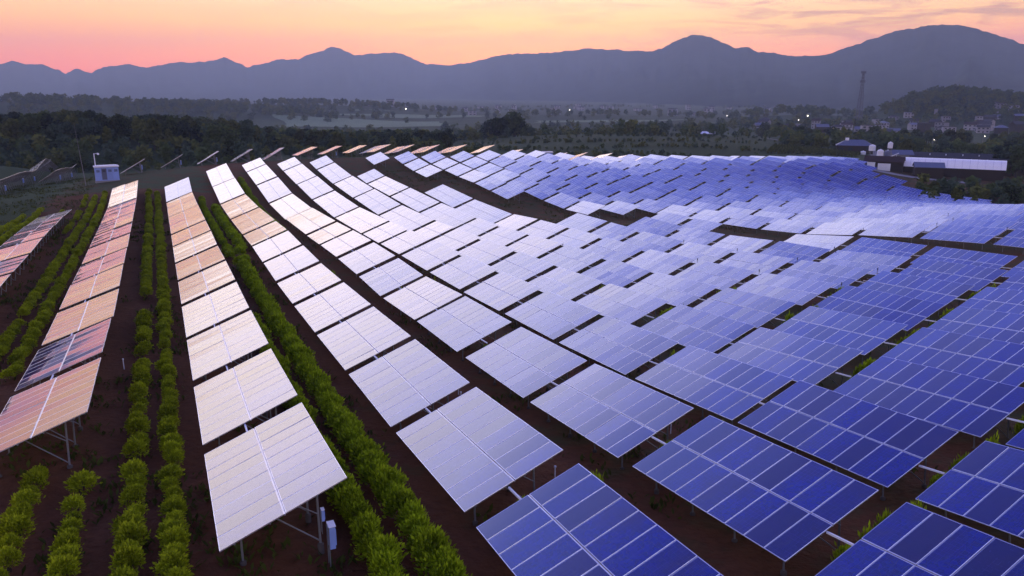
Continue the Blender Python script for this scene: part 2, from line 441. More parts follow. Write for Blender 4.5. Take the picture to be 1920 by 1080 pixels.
t.l(t.mix(fac, soil, grass), p.inputs['Base Color'])
p.inputs['Roughness'].default_value = 0.95
p.inputs['Specular IOR Level'].default_value = 0.1
b = t.n('ShaderNodeBump'); b.inputs['Strength'].default_value = 0.8; b.inputs['Distance'].default_value = 0.25
t.l(n2, b.inputs['Height']); t.l(b.outputs[0], p.inputs['Normal'])
o = t.n('ShaderNodeOutputMaterial'); t.l(p.outputs[0], o.inputs[0])
me.materials.append(m)
g = obj('ground', me); g['kind'] = 'structure'
# ------------------------------------------------------------------ mountains
def ray_px(px, py):
    x = (px - 960) / F; yv = -(py - 540) / F
    c, s = math.cos(PITCH), math.sin(PITCH)
    return x, c + yv * s, -s + yv * c
M['mountain'] = foliage('mountain_woods', (0.012, 0.020, 0.016), (0.085, 0.105, 0.070), 0.0, 0.006)  # woods colour; its light-dark contrast also stands in for shading of the relief
def vnoise(x, y, seed):
    """smooth value noise on numpy arrays"""
    r_ = np.random.default_rng(seed); tab = r_.random((64, 64))
    xi = np.floor(x).astype(int); yi = np.floor(y).astype(int)
    fx = x - xi; fy = y - yi
    fx = fx * fx * (3 - 2 * fx); fy = fy * fy * (3 - 2 * fy)
    g_ = lambda i, j: tab[i % 64, j % 64]
    return (g_(xi, yi) * (1 - fx) + g_(xi + 1, yi) * fx) * (1 - fy) + (g_(xi, yi + 1) * (1 - fx) + g_(xi + 1, yi + 1) * fx) * fy
def mountains(name, prof, front, back, seed):
    azs, els = [], []
    for px, py in prof:
        x, y, zz = ray_px(px, py)
        azs.append(math.atan2(x, y)); els.append(zz / math.hypot(x, y))
    A = np.linspace(azs[0], azs[-1], 900)
    RC = 7600 - 3100 * sstep(R(-8), R(20), A)
    E = np.interp(A, azs, els)
    E = E + (vnoise(A * 170, A * 0, seed) - 0.5) * 0.0016 + (vnoise(A * 420, A * 0 + 3, seed) - 0.5) * 0.0011 + (vnoise(A * 1500, A * 0 + 3, seed) - 0.5) * 0.0005
    T = np.r_[np.linspace(0, 1, 34), 1 + np.linspace(0, 1, 10)[1:]]
    V = np.zeros((len(T), len(A), 3))
    RCa = RC * (1 + 0.10 * (vnoise(A * 9, A * 0, seed + 1) - 0.5))
    for i, tt in enumerate(T):
        if tt <= 1: rr = RCa - front * (1 - tt)
        else: rr = RCa + back * (tt - 1)
        top = RCa * E + CAMZ
        if tt <= 1:
            sp = vnoise(A * 38, np.full_like(A, tt * 2.2), seed + 2) * 0.6 + vnoise(A * 95, np.full_like(A, tt * 5), seed + 3) * 0.4
            sh = tt ** 1.25 * (1 - 0.55 * (sp - 0.25) * (4 * tt * (1 - tt)))
        else: sh = (2 - tt) ** 1.2 * np.ones_like(A)
        V[i, :, 0] = rr * np.sin(A); V[i, :, 1] = rr * np.cos(A)
        V[i, :, 2] = -25 + (top + 25) * np.clip(sh, 0, 1)
    nT, nA = len(T), len(A)
    ids = np.arange(nT * nA).reshape(nT, nA)
    fq = np.stack([ids[:-1, :-1], ids[:-1, 1:], ids[1:, 1:], ids[1:, :-1]], -1).reshape(-1, 4)
    me = bpy.data.meshes.new(name)
    me.from_pydata(V.reshape(-1, 3).tolist(), [], fq.tolist())
    me.polygons.foreach_set('use_smooth', [True] * len(me.polygons))
    me.materials.append(M['mountain'])
    o = obj(name, me); o['kind'] = 'structure'
    return o
mountains('mountains', [(-1500, 140), (-900, 110), (-500, 126), (-220, 108), (-60, 130), (0, 120), (20, 114), (45, 121), (80, 120), (110, 132), (122, 139), (143, 128), (172, 137), (195, 125), (240, 120),
    (272, 126), (335, 117), (385, 116), (420, 107), (465, 126), (520, 112), (560, 110), (590, 98), (620, 89), (632, 89), (665, 103), (700, 102), (740, 97), (770, 108), (800, 120), (845, 122), (880, 117),
    (955, 101), (1000, 100), (1050, 97), (1100, 91), (1150, 93), (1190, 95), (1225, 97), (1260, 80), (1300, 65), (1315, 64),
    (1345, 76), (1380, 90), (1405, 89), (1420, 97), (1455, 99), (1480, 105), (1540, 105), (1570, 95), (1620, 78), (1680, 58), (1740, 48), (1785, 45), (1830, 52), (1880, 70), (1920, 82),
    (2020, 108), (2200, 84), (2500, 120), (2900, 90), (3600, 150)], 2300, 1400, 11)

# ------------------------------------------------------------------ solar tables
PL, PW = 2.185, 0.990             # one panel: up the slope, along the row
PP = 1.0111                       # panel pitch along the row
FW, TH = 0.024, 0.038
def panel_into(mb, p0, q0, at=0.0, dz0=0.0, dz1=0.0):
    """panel lying in the local plane: x up the slope, y along the row, z out; dz tilt it a hair"""
    x0, x1, y0, y1 = p0, p0 + PL, q0, q0 + PW
    zz = lambda y: dz0 + (dz1 - dz0) * (y - y0) / PW
    P = lambda x, y, h: (x, y, zz(y) + h)
    a = [P(x0, y0, 0), P(x1, y0, 0), P(x1, y1, 0), P(x0, y1, 0)]
    b_ = [P(x0 + FW, y0 + FW, -0.003), P(x1 - FW, y0 + FW, -0.003), P(x1 - FW, y1 - FW, -0.003), P(x0 + FW, y1 - FW, -0.003)]
    c_ = [P(x0, y0, -TH), P(x1, y0, -TH), P(x1, y1, -TH), P(x0, y1, -TH)]
    i = len(mb.v); mb.v += a + b_ + c_
    def f(q, mi): mb.f.append(tuple(i + j for j in q)); mb.m.append(mi); mb.a.append(at)
    for k in range(4):
        n = (k + 1) % 4
        f((k, n, 4 + n, 4 + k), 1)
        f((n, k, 8 + k, 8 + n), 1)
    f((4, 5, 6, 7), 0)
    f((11, 10, 9, 8), 2)
PM = [M['glass'], M['alu'], M['back']]
mb = MB(); panel_into(mb, 0, 0); PANEL = mb.mesh('solar_panel', PM, True)
ROWC = {}
def row_mesh(n, var):
    if (n, var) not in ROWC:
        r_ = random.Random(n * 31 + var)
        mb = MB()
        for i in range(n):
            j = r_.gauss(0, 0.0035)
            panel_into(mb, 0, i * PP, at=r_.random(), dz0=j, dz1=-j)
        ROWC[(n, var)] = mb.mesh('panel_row', PM, True)
    return ROWC[(n, var)]
SPANU = UW * CT
def bent_parts(mbs, y):
    """one support bent at row position y: front leg, rear leg, rafter, two braces"""
    lx, rx = 0.75 * CT, 3.45 * CT
    lz, rz = CLEAR + 0.75 * ST - 0.14, CLEAR + 3.45 * ST - 0.14
    mbs['leg'](lambda m_: m_.tube((lx, y, -0.7), (lx, y, lz), 0.038))
    mbs['leg'](lambda m_: m_.tube((rx, y, -0.7), (rx, y, rz), 0.042))
    mbs['rafter'](lambda m_: m_.tube((0.22 * CT, y, CLEAR + 0.22 * ST - 0.12), (4.25 * CT, y, CLEAR + 4.25 * ST - 0.12), 0.036, n=4))
    mbs['brace'](lambda m_: m_.tube((rx, y + 0.05, 0.12), (1.75 * CT, y + 0.05, CLEAR + 1.75 * ST - 0.15), 0.026, n=5))
    mbs['brace'](lambda m_: m_.tube((rx, y - 0.05, rz * 0.55), (2.55 * CT, y - 0.05, CLEAR + 2.55 * ST - 0.15), 0.022, n=5))
FRC = {}
def frame_mesh(L):
    key = round(L)
    if key not in FRC:
        mb = MB()
        nb = max(2, int(round(L / 2.5)))
        fn = lambda f_: f_(mb)
        for i in range(nb): bent_parts({'leg': fn, 'rafter': fn, 'brace': fn}, 0.7 + (key - 1.4) * i / (nb - 1))
        for s_ in (0.5, 1.7, 2.7, 3.9):
            mb.tube((s_ * CT, 0.05, CLEAR + s_ * ST - 0.07), (s_ * CT, key - 0.05, CLEAR + s_ * ST - 0.07), 0.028, n=4)
        mb.box(UW / 2 * CT - 0.024, UW / 2 * CT + 0.024, 0.02, key - 0.02, CLEAR + UW / 2 * ST - 0.075, CLEAR + UW / 2 * ST - 0.028, 1)
        FRC[key] = mb.mesh('support_frame', [M['steel'], M['alu']])
    return FRC[key]
# individual support pieces for the near tables (9 panels long)
PIECES = []
M['footing'] = plain('dirty_concrete', (0.10, 0.085, 0.075), 0.95, 0, 0.3, 8.0, 0.1)
class _Col:
    pass
def _collect(kind):
    def g_(fn):
        m_ = MB(); fn(m_); PIECES.append((kind, m_.mesh(kind, [M['steel']])))
    return g_
for yy in (0.8, 3.3, 5.8, 8.3):
    bent_parts({'leg': _collect('leg'), 'rafter': _collect('rafter'), 'brace': _collect('brace')}, yy)
for s_ in (0.5, 1.7, 2.7, 3.9):
    m_ = MB(); m_.box(s_ * CT - 0.025, s_ * CT + 0.025, 0.03, 9.07, CLEAR + s_ * ST - 0.10, CLEAR + s_ * ST - 0.045)
    PIECES.append(('purlin', m_.mesh('purlin', [M['steel']])))
m_ = MB(); m_.box(UW / 2 * CT - 0.024, UW / 2 * CT + 0.024, 0.02, 9.08, CLEAR + UW / 2 * ST - 0.075, CLEAR + UW / 2 * ST - 0.028)
for y_ in (0.8, 3.3, 5.8, 8.3):
    for lx_ in (0.75, 3.45):
        m2_ = MB(); m2_.lathe([(0.11, -0.5), (0.11, 0.03), (0.09, 0.06), (0.0, 0.065)], 8, lx_ * CT, y_)
        PIECES.append(('footing', m2_.mesh('footing', [M['footing']])))
PIECES.append(('centre_rail', m_.mesh('centre_rail', [M['alu']])))
m_ = MB(); m_.box(1.92 * CT - 0.035, 1.92 * CT + 0.035, -0.02, 1.14, CLEAR + 1.92 * ST - 0.10, CLEAR + 1.92 * ST - 0.03)
BAR = m_.mesh('connector_bar', [M['white']])
def low_z(l, a):
    x, y = to_w(l, a)
    # straight from the survey; the ground lies CLEAR below it
    return gz(x, y)
NTAB = [0]
def table(k, a0, a1, detail, label, group, uw=None, tilt_extra=0.0, bar=True, dz=0.0):
    l = lat_of(k)
    xy = np.array([to_w(l, a0), to_w(l, a1), to_w(l + 2, a0), to_w(l + 2, a1)])
    h = ground(xy[:, 0], xy[:, 1])
    s = math.atan2(h[1] - h[0], a1 - a0)
    x, y = to_w(l, a0)
    L = a1 - a0
    root = empty('solar_table', (x, y, h[0] + dz), (s + random.gauss(0, 0.003), random.gauss(0, 0.003) - tilt_extra, AZ))
    tag(root, label, 'solar table', group)
    NTAB[0] += 1
    if detail == 2:
        for r_ in (0, 1):
            for i in range(9):
                p0 = 0.0 if r_ == 0 else UW - PL
                obj('solar_panel', PANEL, root, (p0 * CT, 0.01 + i * PP, CLEAR + p0 * ST), (random.gauss(0, 0.0045), -TILT + random.gauss(0, 0.002), 0))
        for kind, me_ in PIECES: obj(kind, me_, root)
    else:
        n = max(2, int(round(L / PP)))
        sc_ = (1, L / (n * PP), 1)
        for r_ in (0, 1):
            p0 = 0.0 if r_ == 0 else UW - PL
            obj('panel_row', row_mesh(n, random.randrange(5)), root, (p0 * CT, 0.01, CLEAR + p0 * ST), (random.gauss(0, 0.0015), -TILT + random.gauss(0, 0.003), 0), sc_)
        obj('support_frame', frame_mesh(L), root)
    if uw: root.scale = (uw, 1, uw)
    if bar: obj('connector_bar', BAR, root, (0, L - 0.01, 0))
    return root
def steps(a, b, d=10.2):
    out = [a]
    while out[-1] + d < b - 4: out.append(out[-1] + d)
    return out + [b]
NODES = {
    0: [[53.5, 63.7, 73.9, 84.1, 94.3, 104.5, 114.7, 126.0]],
    1: [[34, 44.2, 54.4, 64.6, 74.8, 85, 95.2, 105.4, 115.6, 134, 152.4]],
    2: [[23.3, 33.5, 43.7, 53.9, 64.1, 74.3, 84.5, 94.7, 104.9, 123.3, 141.7, 152]],
    3: [[13.7, 23.9, 33.9, 43.9, 53.8, 63.9, 73.9, 83.7, 93.9, 104.2, 122.1, 141.5, 159.7, 176.8]],
    4: [[6.4, 16.6, 26.8, 36.8, 47.5, 57.2, 67.8, 77.1, 87, 97.2, 106.9, 125.3, 145, 162.9, 180.1, 189]],
    5: [[9.4, 19.7, 29.2, 39.4, 49.4, 59.7, 69.5, 79.8, 90.7, 100.4, 110.2, 129.1, 149.1, 166.4, 184.5, 193.6]],
    6: [[11.4, 21.6, 32, 41.6, 52.2, 63, 73.5, 83.6, 94.8, 105.1, 114.3, 132.8, 151.9, 170.6, 189.2, 197.9]],
    7: [[15.3, 25.5, 35.7, 46.2, 56.1, 67.3, 76.7, 87.2, 97.9, 108.3, 117.8, 136.1, 155.6, 174.6, 183.6]],
    8: [[19, 29, 39.2, 50, 60.6, 70.7, 80.9, 91.6, 101.6, 111.8, 122.1, 140.8, 158.3], [200.1, 209.2]],
    9: [[32.6, 42.8, 53.4, 64, 73.9, 84.3, 95.1, 104.1, 113.8], [182.6, 192.9, 202.6, 211]],
    10: [[35.3, 45.5, 55.8, 66.8, 76.4, 86.0, 96, 106], [152.7, 162.7, 172.6, 183.5, 193.9, 203.9, 212.8]],
    11: [[39.9, 50.1, 60.6, 71, 81.0], [96.8, 105, 113.1], steps(132.5, 212)],
    12: [steps(132.8, 213.1)],
    13: [steps(52.3, 133.3), steps(133.9, 214.6)],
}
for k, st in {14: 56, 15: 63, 16: 66, 17: 73, 18: 76, 19: 84, 20: 95, 21: 103, 22: 113, 23: 120, 24: 127}.items():
    NODES[k] = [steps(st + 0.2, 216.3)]
NODES[25] = [[132.9, 142.6, 153.1, 163, 173.2, 183.4, 193.6, 203.8, 216.6]]
NODES[26] = [steps(166.0, 216.3)]
NODES[27] = [steps(184.5, 216)]
NODES[28] = [steps(196, 216)]
NODES[29] = [[207, 217]]
ORD = ['last', 'second', 'third', 'fourth', 'fifth', 'sixth', 'seventh', 'eighth', 'ninth', 'tenth', 'eleventh', 'twelfth', 'thirteenth', 'fourteenth', 'fifteenth', 'sixteenth']
ROWLAB = {
    0: ('purple-pink', 'the outermost edge-on row', 'tables of the outermost row'),
    1: ('pink sunset-mirroring', 'the row between two bush pairs', 'tables of the pink row'),
    2: ('peach-white', 'the row left of the tall hedge', 'tables of the row left of the hedge'),
    3: ('lavender', 'the first row right of the hedge', 'tables of the first row right of the hedge'),
}
for k in range(4, 12):
    ROWLAB[k] = ('lavender-blue' if k < 6 else 'blue', 'the %s row right of the hedge' % ORD[k - 3], 'tables of the %s row right of the hedge' % ORD[k - 3])
for k in sorted(NODES):
    for bi, nd in enumerate(NODES[k]):
        for i in range(len(nd) - 1):
            a0 = nd[i]; last = i == len(nd) - 2
            a1 = nd[i + 1] - (0 if last else 1.1)
            x, y = to_w(lat_of(k) + 2, (a0 + a1) / 2)
            d = math.hypot(x, y)
            det = 2 if (d < 64 and 8.3 < a1 - a0 < 10.2) else 1
            q = len(nd) - 2 - i
            if a0 > 125 and (k >= 11 or (k >= 8 and a0 > 150)): lb, gr = 'blue-violet solar table on the far slope behind the grass track', 'tables of the far slope'
            elif k >= 13: lb, gr = 'pale lavender solar table of the hollow beyond the grass track', 'tables of the hollow beyond the track'
            elif k in ROWLAB and not (k == 11 and bi == 1):
                cl, rw, gr = ROWLAB[k]
                lb = '%s solar table, %s from the far end of %s' % (cl, ORD[q] if q else 'first', rw)
            else: lb, gr = 'blue solar table cut off between two bends of the grass track', 'tables between the bends of the track'
            if k == 2 and i == 0: lb, gr = 'pale solar table with white inverter boxes hanging under its front end', None
            if k == 8 and bi == 1: lb, gr = 'single blue-violet solar table standing alone on the grass at the track', None
            table(k, a0, a1, det, lb, gr, bar=not last, tilt_extra=R(-8) if k == 0 else R(-1.5) if k == 1 and i == 0 else R(-0.9) if k == 1 and i == 1 else R(-2.3) if k == 1 else 0.0)
# the tables beyond the ridge, wider, seen at a grazing angle
SLIV = {1: (196, 1), 2: (204, 1), 3: (206, 1), 4: (210, 1), 5: (214, 1), 6: (216, 1), 7: (224, 1), 8: (229, 1), 9: (233, 2), 10: (236, 2), 11: (236, 2), 12: (234, 2), 13: (231, 1), 14: (228, 1), 15: (228, 1), 16: (229, 1), 17: (230, 1),
        18: (228, 1), 19: (228, 1), 20: (231, 1), 21: (232, 1), 23: (233, 1), 25: (233, 1)}
for k, (a0, n) in SLIV.items():
    for i in range(n):
        table(k, a0 + i * 10.2, a0 + i * 10.2 + 9.1, 1, 'wide solar table on the ridge edge catching the orange horizon light', 'tables behind the ridge', uw=1.33, bar=False, tilt_extra=R(9) if k < 6 else 0.0, dz=-0.75 if k >= 14 else -0.7 if k < 6 else 0.0)
for k, nd in {-1: steps(202, 254), -2: steps(181, 285)}.items():
    for i in range(len(nd) - 1):
        table(k, nd[i], nd[i + 1] - 1.1, 1, 'solar table with its dark back turned, bright upper edge, below the wooded hill', 'tables seen from behind', tilt_extra=R(13), bar=False)
print('tables', NTAB[0])
# ------------------------------------------------------------------ inverter boxes under the front table
def field_loc(l, a, dz=0.0):
    x, y = to_w(l, a)
    return (x, y, gz(x, y) + dz)
def rbox(mb, x0, x1, y0, y1, z0, z1, e=0.02, mi=0):
    """box with chamfered vertical edges and top"""
    o_ = [(x0 + e, y0), (x1 - e, y0), (x1, y0 + e), (x1, y1 - e), (x1 - e, y1), (x0 + e, y1), (x0, y1 - e), (x0, y0 + e)]
    cx, cy = (x0 + x1) / 2, (y0 + y1) / 2
    i = len(mb.v)
    mb.v += [(x, y, z0) for x, y in o_] + [(x, y, z1 - e) for x, y in o_] + [(cx + (x - cx) * (1 - 2 * e / (x1 - x0)), cy + (y - cy) * (1 - 2 * e / (y1 - y0)), z1) for x, y in o_]
    for r_ in (0, 8):
        for k in range(8):
            mb.f.append((i + r_ + k, i + r_ + (k + 1) % 8, i + r_ + 8 + (k + 1) % 8, i + r_ + 8 + k)); mb.m.append(mi); mb.a.append(0.0)
    mb.f.append(tuple(i + 16 + k for k in range(8))); mb.m.append(mi); mb.a.append(0.0)
    mb.f.append(tuple(i + 7 - k for k in range(8))); mb.m.append(mi); mb.a.append(0.0)
def inverter_meshes():
    a = MB(); rbox(a, -0.11, 0.11, -0.22, 0.22, 0.0, 0.95, 0.02)
    fins = MB()
    for i in range(7): fins.box(0.112, 0.15, -0.18 + i * 0.055, -0.165 + i * 0.055, 0.12, 0.8)
    top = MB(); top.box(-0.13, 0.15, -0.25, 0.25, 0.952, 0.975)
    post = MB()
    for s_ in (-0.18, 0.18): post.tube((-0.13, s_, -1.1), (-0.13, s_, 0.95), 0.025)
    return [('cabinet', a.mesh('cabinet', [M['greyblue']])), ('cooling_fins', fins.mesh('cooling_fins', [M['greyblue']])),
            ('rain_cover', top.mesh('rain_cover', [M['white']])), ('bracket', post.mesh('bracket', [M['steel']]))]
INV = inverter_meshes()
def inverter(l, a, dz, label, group=None, s=1.0, rz=AZ):
    e_ = empty('inverter_box', field_loc(l, a, dz), (0, 0, rz)); e_.scale = (s, s, s)
    tag(e_, label, 'inverter', group)
    for nm, me_ in INV: obj(nm, me_, e_)
    return e_
inverter(3.95, 23.2, 0.72, 'tall blue-grey inverter box with white top beside the front table leg', None, 0.85)
inverter(3.74, 23.4, 1.62, 'small white junction box close under the front table edge', s=0.42)
for l, a in [(-21.0, 206), (-29.2, 188), (-29.2, 212), (-29.4, 232), (-20.6, 228), (-3.6, 198), (4.9, 206), (13.3, 208.5), (46.7, 226), (72.0, 214.6), (97.2, 216), (105.6, 216.5)]:
    inverter(l, a, 0.75, 'small white inverter box on a post under a table at the ridge', 'inverter boxes along the ridge', 1.05)
# row-end combiner posts in the dense block (little posts at the table corners)
cm_ = MB(); cm_.tube((0, 0, -0.5), (0, 0, 2.72), 0.022, n=5)
cm2 = MB(); cm2.box(-0.035, 0.035, -0.03, 0.03, 2.45, 2.70)
CP = [('pole', cm_.mesh('pole', [M['steel']])), ('camera_head', cm2.mesh('camera_head', [M['dark']]))]
for k, a in [(8, 60.0), (8, 49.4), (9, 63.4), (9, 73.3), (9, 52.8), (10, 66.2), (8, 70.1), (7, 87), (9, 84), (10, 76), (13, 72.2), (13, 62.4), (14, 76), (15, 83)]:
    e_ = empty('sensor_post', field_loc(lat_of(k) + SPANU - 0.1, a + 0.2), (0, 0, AZ))
    tag(e_, 'thin dark sensor post at a table corner in the dense rows', 'post', 'sensor posts at table corners')
    for nm, me_ in CP: obj(nm, me_, e_)
# low markers along the walkways
for l, a in [(14.6, 39.5), (15.0, 41.0), (14.3, 46), (15.1, 33), (23.0, 24.5), (14.5, 27.5), (6.6, 52), (-3.2, 50.5), (23.2, 31)]:
    mk = MB(); mk.tube((0, 0, -0.2), (0, 0, 0.62), 0.028, n=6); mk.lathe([(0.028, 0.62), (0.05, 0.63), (0.05, 0.70), (0.0, 0.72)], 8)
    tag(obj('marker_post', mk.mesh('marker_post', [M['white']]), None, field_loc(l, a)), 'short pale marker post in a dark walkway between table rows', 'post', 'marker posts in the walkways')

# ------------------------------------------------------------------ bushes and hedges
def bush_mesh(name, seed, w, h, n, leaf, material, upright=0.3):
    r_ = np.random.default_rng(seed)
    mb = MB()
    for _ in range(n):
        u = r_.normal(size=3); u /= np.linalg.norm(u)
        if u[2] < -0.3: u[2] *= -1
        lob = 0.78 + 0.22 * math.sin(3 * math.atan2(u[1], u[0]) + seed) * (1 - abs(u[2])) + 0.10 * r_.normal()
        rad = lob * r_.uniform(0.72, 1.0)
        p = np.array([u[0] * w / 2 * rad, u[1] * w / 2 * rad, h * 0.42 + u[2] * h * 0.55 * rad])
        d = u * 0.75 + r_.normal(size=3) * 0.5 + np.array([0, 0, upright]); d /= np.linalg.norm(d)
        s_ = np.cross(d, r_.normal(size=3)); s_ /= np.linalg.norm(s_)
        L = leaf * r_.uniform(0.7, 1.4); B = L * r_.uniform(0.32, 0.5)
        a_ = p; c_ = p + d * L; m1 = p + d * L * 0.5 + s_ * B * 0.5; m2 = p + d * L * 0.5 - s_ * B * 0.5
        mb.quad(tuple(a_), tuple(m1), tuple(c_), tuple(m2))
    return mb.mesh(name, [material])
def stems_mesh(seed, w, h):
    r_ = random.Random(seed); mb = MB()
    for _ in range(4):
        a_ = r_.uniform(0, 6.28); mb.tube((0, 0, -0.15), (math.cos(a_) * w * 0.25, math.sin(a_) * w * 0.25, h * 0.6), 0.03, 0.012, 4, cap=False)
    return mb.mesh('stems', [M['stem']])
BUSH = [bush_mesh('leaves', 100 + i, 0.90, 0.92, 1000, 0.115, M['bush'], 0.45) for i in range(6)]
HEDG = [bush_mesh('leaves', 200 + i, 1.15, 1.12, 1050, 0.15, M['hedge'], 0.9) for i in range(6)]
STEM = stems_mesh(3, 0.9, 0.9)
def row_positions(a0, a1, step, gaps):
    a = a0; out = []
    while a < a1:
        if not any(g0 < a < g1 for g0, g1 in gaps): out.append(a + random.uniform(-0.12, 0.12))
        a += step * random.uniform(0.92, 1.1)
    return out
def put(l, arr):
    xy = np.array([to_w(l + random.gauss(0, 0.07), a) for a in arr])
    return xy, ground(xy[:, 0], xy[:, 1])
for l, a0, a1, gaps, lb, gr in [
    (-2.15, 21.5, 150, [(33.4, 34.6), (50.3, 52.2), (54.2, 55.8), (64.5, 70.5), (86, 87.5)], 'round green bush, left line of the pair between pink and pale tables', 'bushes of the left line between the pink and pale rows'),
    (-0.80, 21.0, 150, [(52.6, 54.0), (72.5, 74), (94, 95.5)], 'round green bush, right line of the pair between pink and pale tables', 'bushes of the right line between the pink and pale rows'),
    (-5.70, 20.0, 33.5, [], 'loose dark green bush in front of the pink table row', 'bushes in front of the pink row'),
    (-4.00, 20.0, 33.0, [(30.2, 31.2)], 'loose dark green bush in front of the pink table row', 'bushes in front of the pink row')]:
    arr = row_positions(a0, a1, 0.88, gaps)
    xy, h = put(l, arr)
    for (x, y), hz in zip(xy, h):
        e_ = empty('tea_bush', (x, y, hz), (0, 0, random.uniform(0, 6.28)))
        s = random.uniform(0.70, 1.25)
        e_.scale = (s, s, s * random.uniform(0.85, 1.15))
        tag(e_, lb, 'bush', gr)
        obj('leaves', BUSH[random.randrange(6)], e_)
        obj('stems', STEM, e_)
def hedge(l, a0, a1, gaps, label, group, step=0.8, s0=1.0, protos=None, jitter=0.07):
    arr = row_positions(a0, a1, step, gaps)
    if not arr: return
    xy, h = put(l, arr)
    e_ = empty('hedge', (xy[0][0], xy[0][1], h[0]))
    tag(e_, label, 'hedge', group)
    for (x, y), hz in zip(xy, h):
        s = s0 * random.uniform(0.8, 1.2)
        obj('bush', (protos or HEDG)[random.randrange(6)], e_, (x - xy[0][0], y - xy[0][1], hz - h[0]), (0, 0, random.uniform(0, 6.28)), (s, s, s * random.uniform(0.85, 1.15)))
hedge(7.0, 15, 85.5, [], 'long dense bright green hedge between the pale row and the lavender row, front stretch', None, 0.62, 1.08)
hedge(7.4, 86.5, 93, [(88, 90.2)], 'short broken tuft of hedge in the bare red gap between two long hedges', None, 0.9, 0.95)
hedge(7.9, 95, 140, [], 'long dense green hedge climbing towards the ridge right of the pale row', None, 0.62, 1.05)
hedge(5.35, 14, 60, [], 'lower green hedge tucked against the back edge of the pale table row', None, 0.66, 0.95)
hedge(6.2, 90, 148, [(96, 99)], 'thin dark hedge behind the far tables of the pale row', None, 0.8, 0.85)
hedge(15.1, 112, 172, [(128, 130)], 'green hedge right of the far lavender tables, running to the ridge', None, 0.7, 0.95)
hedge(14.0, 20, 50, [(24, 30), (36, 41)], 'sparse weeds hedge in the walkway behind the first lavender row', None, 0.9, 0.55)
hedge(-9.0, 50, 152, [(69.5, 70.8), (92, 93.5)], 'bushy green hedge line next to the low edge of the pink row', None, 0.78, 0.92, BUSH)
hedge(-10.4, 52, 150, [(63.5, 66), (88, 89)], 'bushy green hedge line further from the pink row, second of the pair', None, 0.78, 0.92, BUSH)
hedge(-17.4, 95, 140, [(110, 112)], 'green hedge line left of the edge-on purple row', None, 0.85, 0.9, BUSH)
hedge(-19.0, 88, 134, [(101, 104)], 'outermost green hedge line towards the wooded hill', None, 0.85, 0.9, BUSH)
hedge(-14.2, 100, 136, [(118, 121)], 'patchy green hedge right behind the edge-on purple row', None, 0.95, 0.8, BUSH)
hedge(-11.8, 112, 150, [(124, 127), (135, 139)], 'short patchy hedge ahead of the blue transformer cabin', None, 1.0, 0.8, BUSH)
# weeds growing in the gaps between the tables of the blue rows
for k in range(3, 11):
    for nd in NODES[k][:1]:
        for a in nd[1:-1]:
            l = lat_of(k)
            x, y = to_w(l + 3, a)
            if math.hypot(x, y) > 78: continue
            for q, (dl, ss) in enumerate(((SPANU * 0.52, 0.85), (SPANU * 0.70, 1.0), (SPANU * 0.90, 1.1), (SPANU + 0.9, 0.9))):
                al = a - 0.55 + random.uniform(-0.25, 0.15)
                e_ = empty('weed_clump', field_loc(l + dl + random.uniform(-0.25, 0.25), al), (0, 0, random.uniform(0, 6.28)))
                s = ss * random.uniform(0.75, 1.05); top = min(CLEAR + dl / CT * ST, CLEAR + 1.45) - 0.06; e_.scale = (s * 1.05, s * 1.05, top / 1.2 * random.uniform(0.9, 1.14))
                tag(e_, 'green weed clump in a gap between two neighbouring blue tables', 'weed', 'weeds in the gaps between tables')
                obj('leaves', HEDG[random.randrange(6)], e_)
                obj('stems', STEM, e_)
# ground cover: low weeds on the open soil and on the grass track
mb = MB()
rr_ = np.random.default_rng(5)
cand = []
for _ in range(14000):
    z_ = rr_.integers(0, 4)
    if z_ == 0: l, a = rr_.uniform(-14, 8.5), 18 + 120 * rr_.random() ** 1.6
    elif z_ == 1: l, a = rr_.uniform(-40, -12), rr_.uniform(70, 215)
    elif z_ == 2: l, a = rr_.uniform(8, 62), rr_.uniform(16, 110)
    else: l, a = rr_.uniform(40, 100), rr_.uniform(105, 200)
    cand.append((l, a))
cand = np.array(cand)
wx, wy = to_w(cand[:, 0], cand[:, 1])
pn = vnoise(wx * 0.22, wy * 0.22, 77) + 0.5 * vnoise(wx * 0.9, wy * 0.9, 78)
keep = pn > 0.78
wx, wy = wx[keep], wy[keep]
wh = ground(wx, wy)
for x, y, hz in zip(wx, wy, wh):
    for q in range(5):
        ang = rr_.uniform(0, 6.28); L = rr_.uniform(0.12, 0.34); sp = rr_.uniform(0.1, 0.35)
        bx, by = x + rr_.normal() * 0.25, y + rr_.normal() * 0.25
        dx, dy = math.cos(ang), math.sin(ang)
        wd = L * 0.28
        mb.quad((bx, by, hz - 0.03), (bx + dx * sp * 0.5 - dy * wd, by + dy * sp * 0.5 + dx * wd, hz + L * 0.55), (bx + dx * sp, by + dy * sp, hz + L), (bx + dx * sp * 0.5 + dy * wd, by + dy * sp * 0.5 - dx * wd, hz + L * 0.55))
tag(obj('weeds', mb.mesh('weeds', [M['weed']])), 'low patchy weeds on the red soil between the table rows', 'weeds', None, 'stuff')

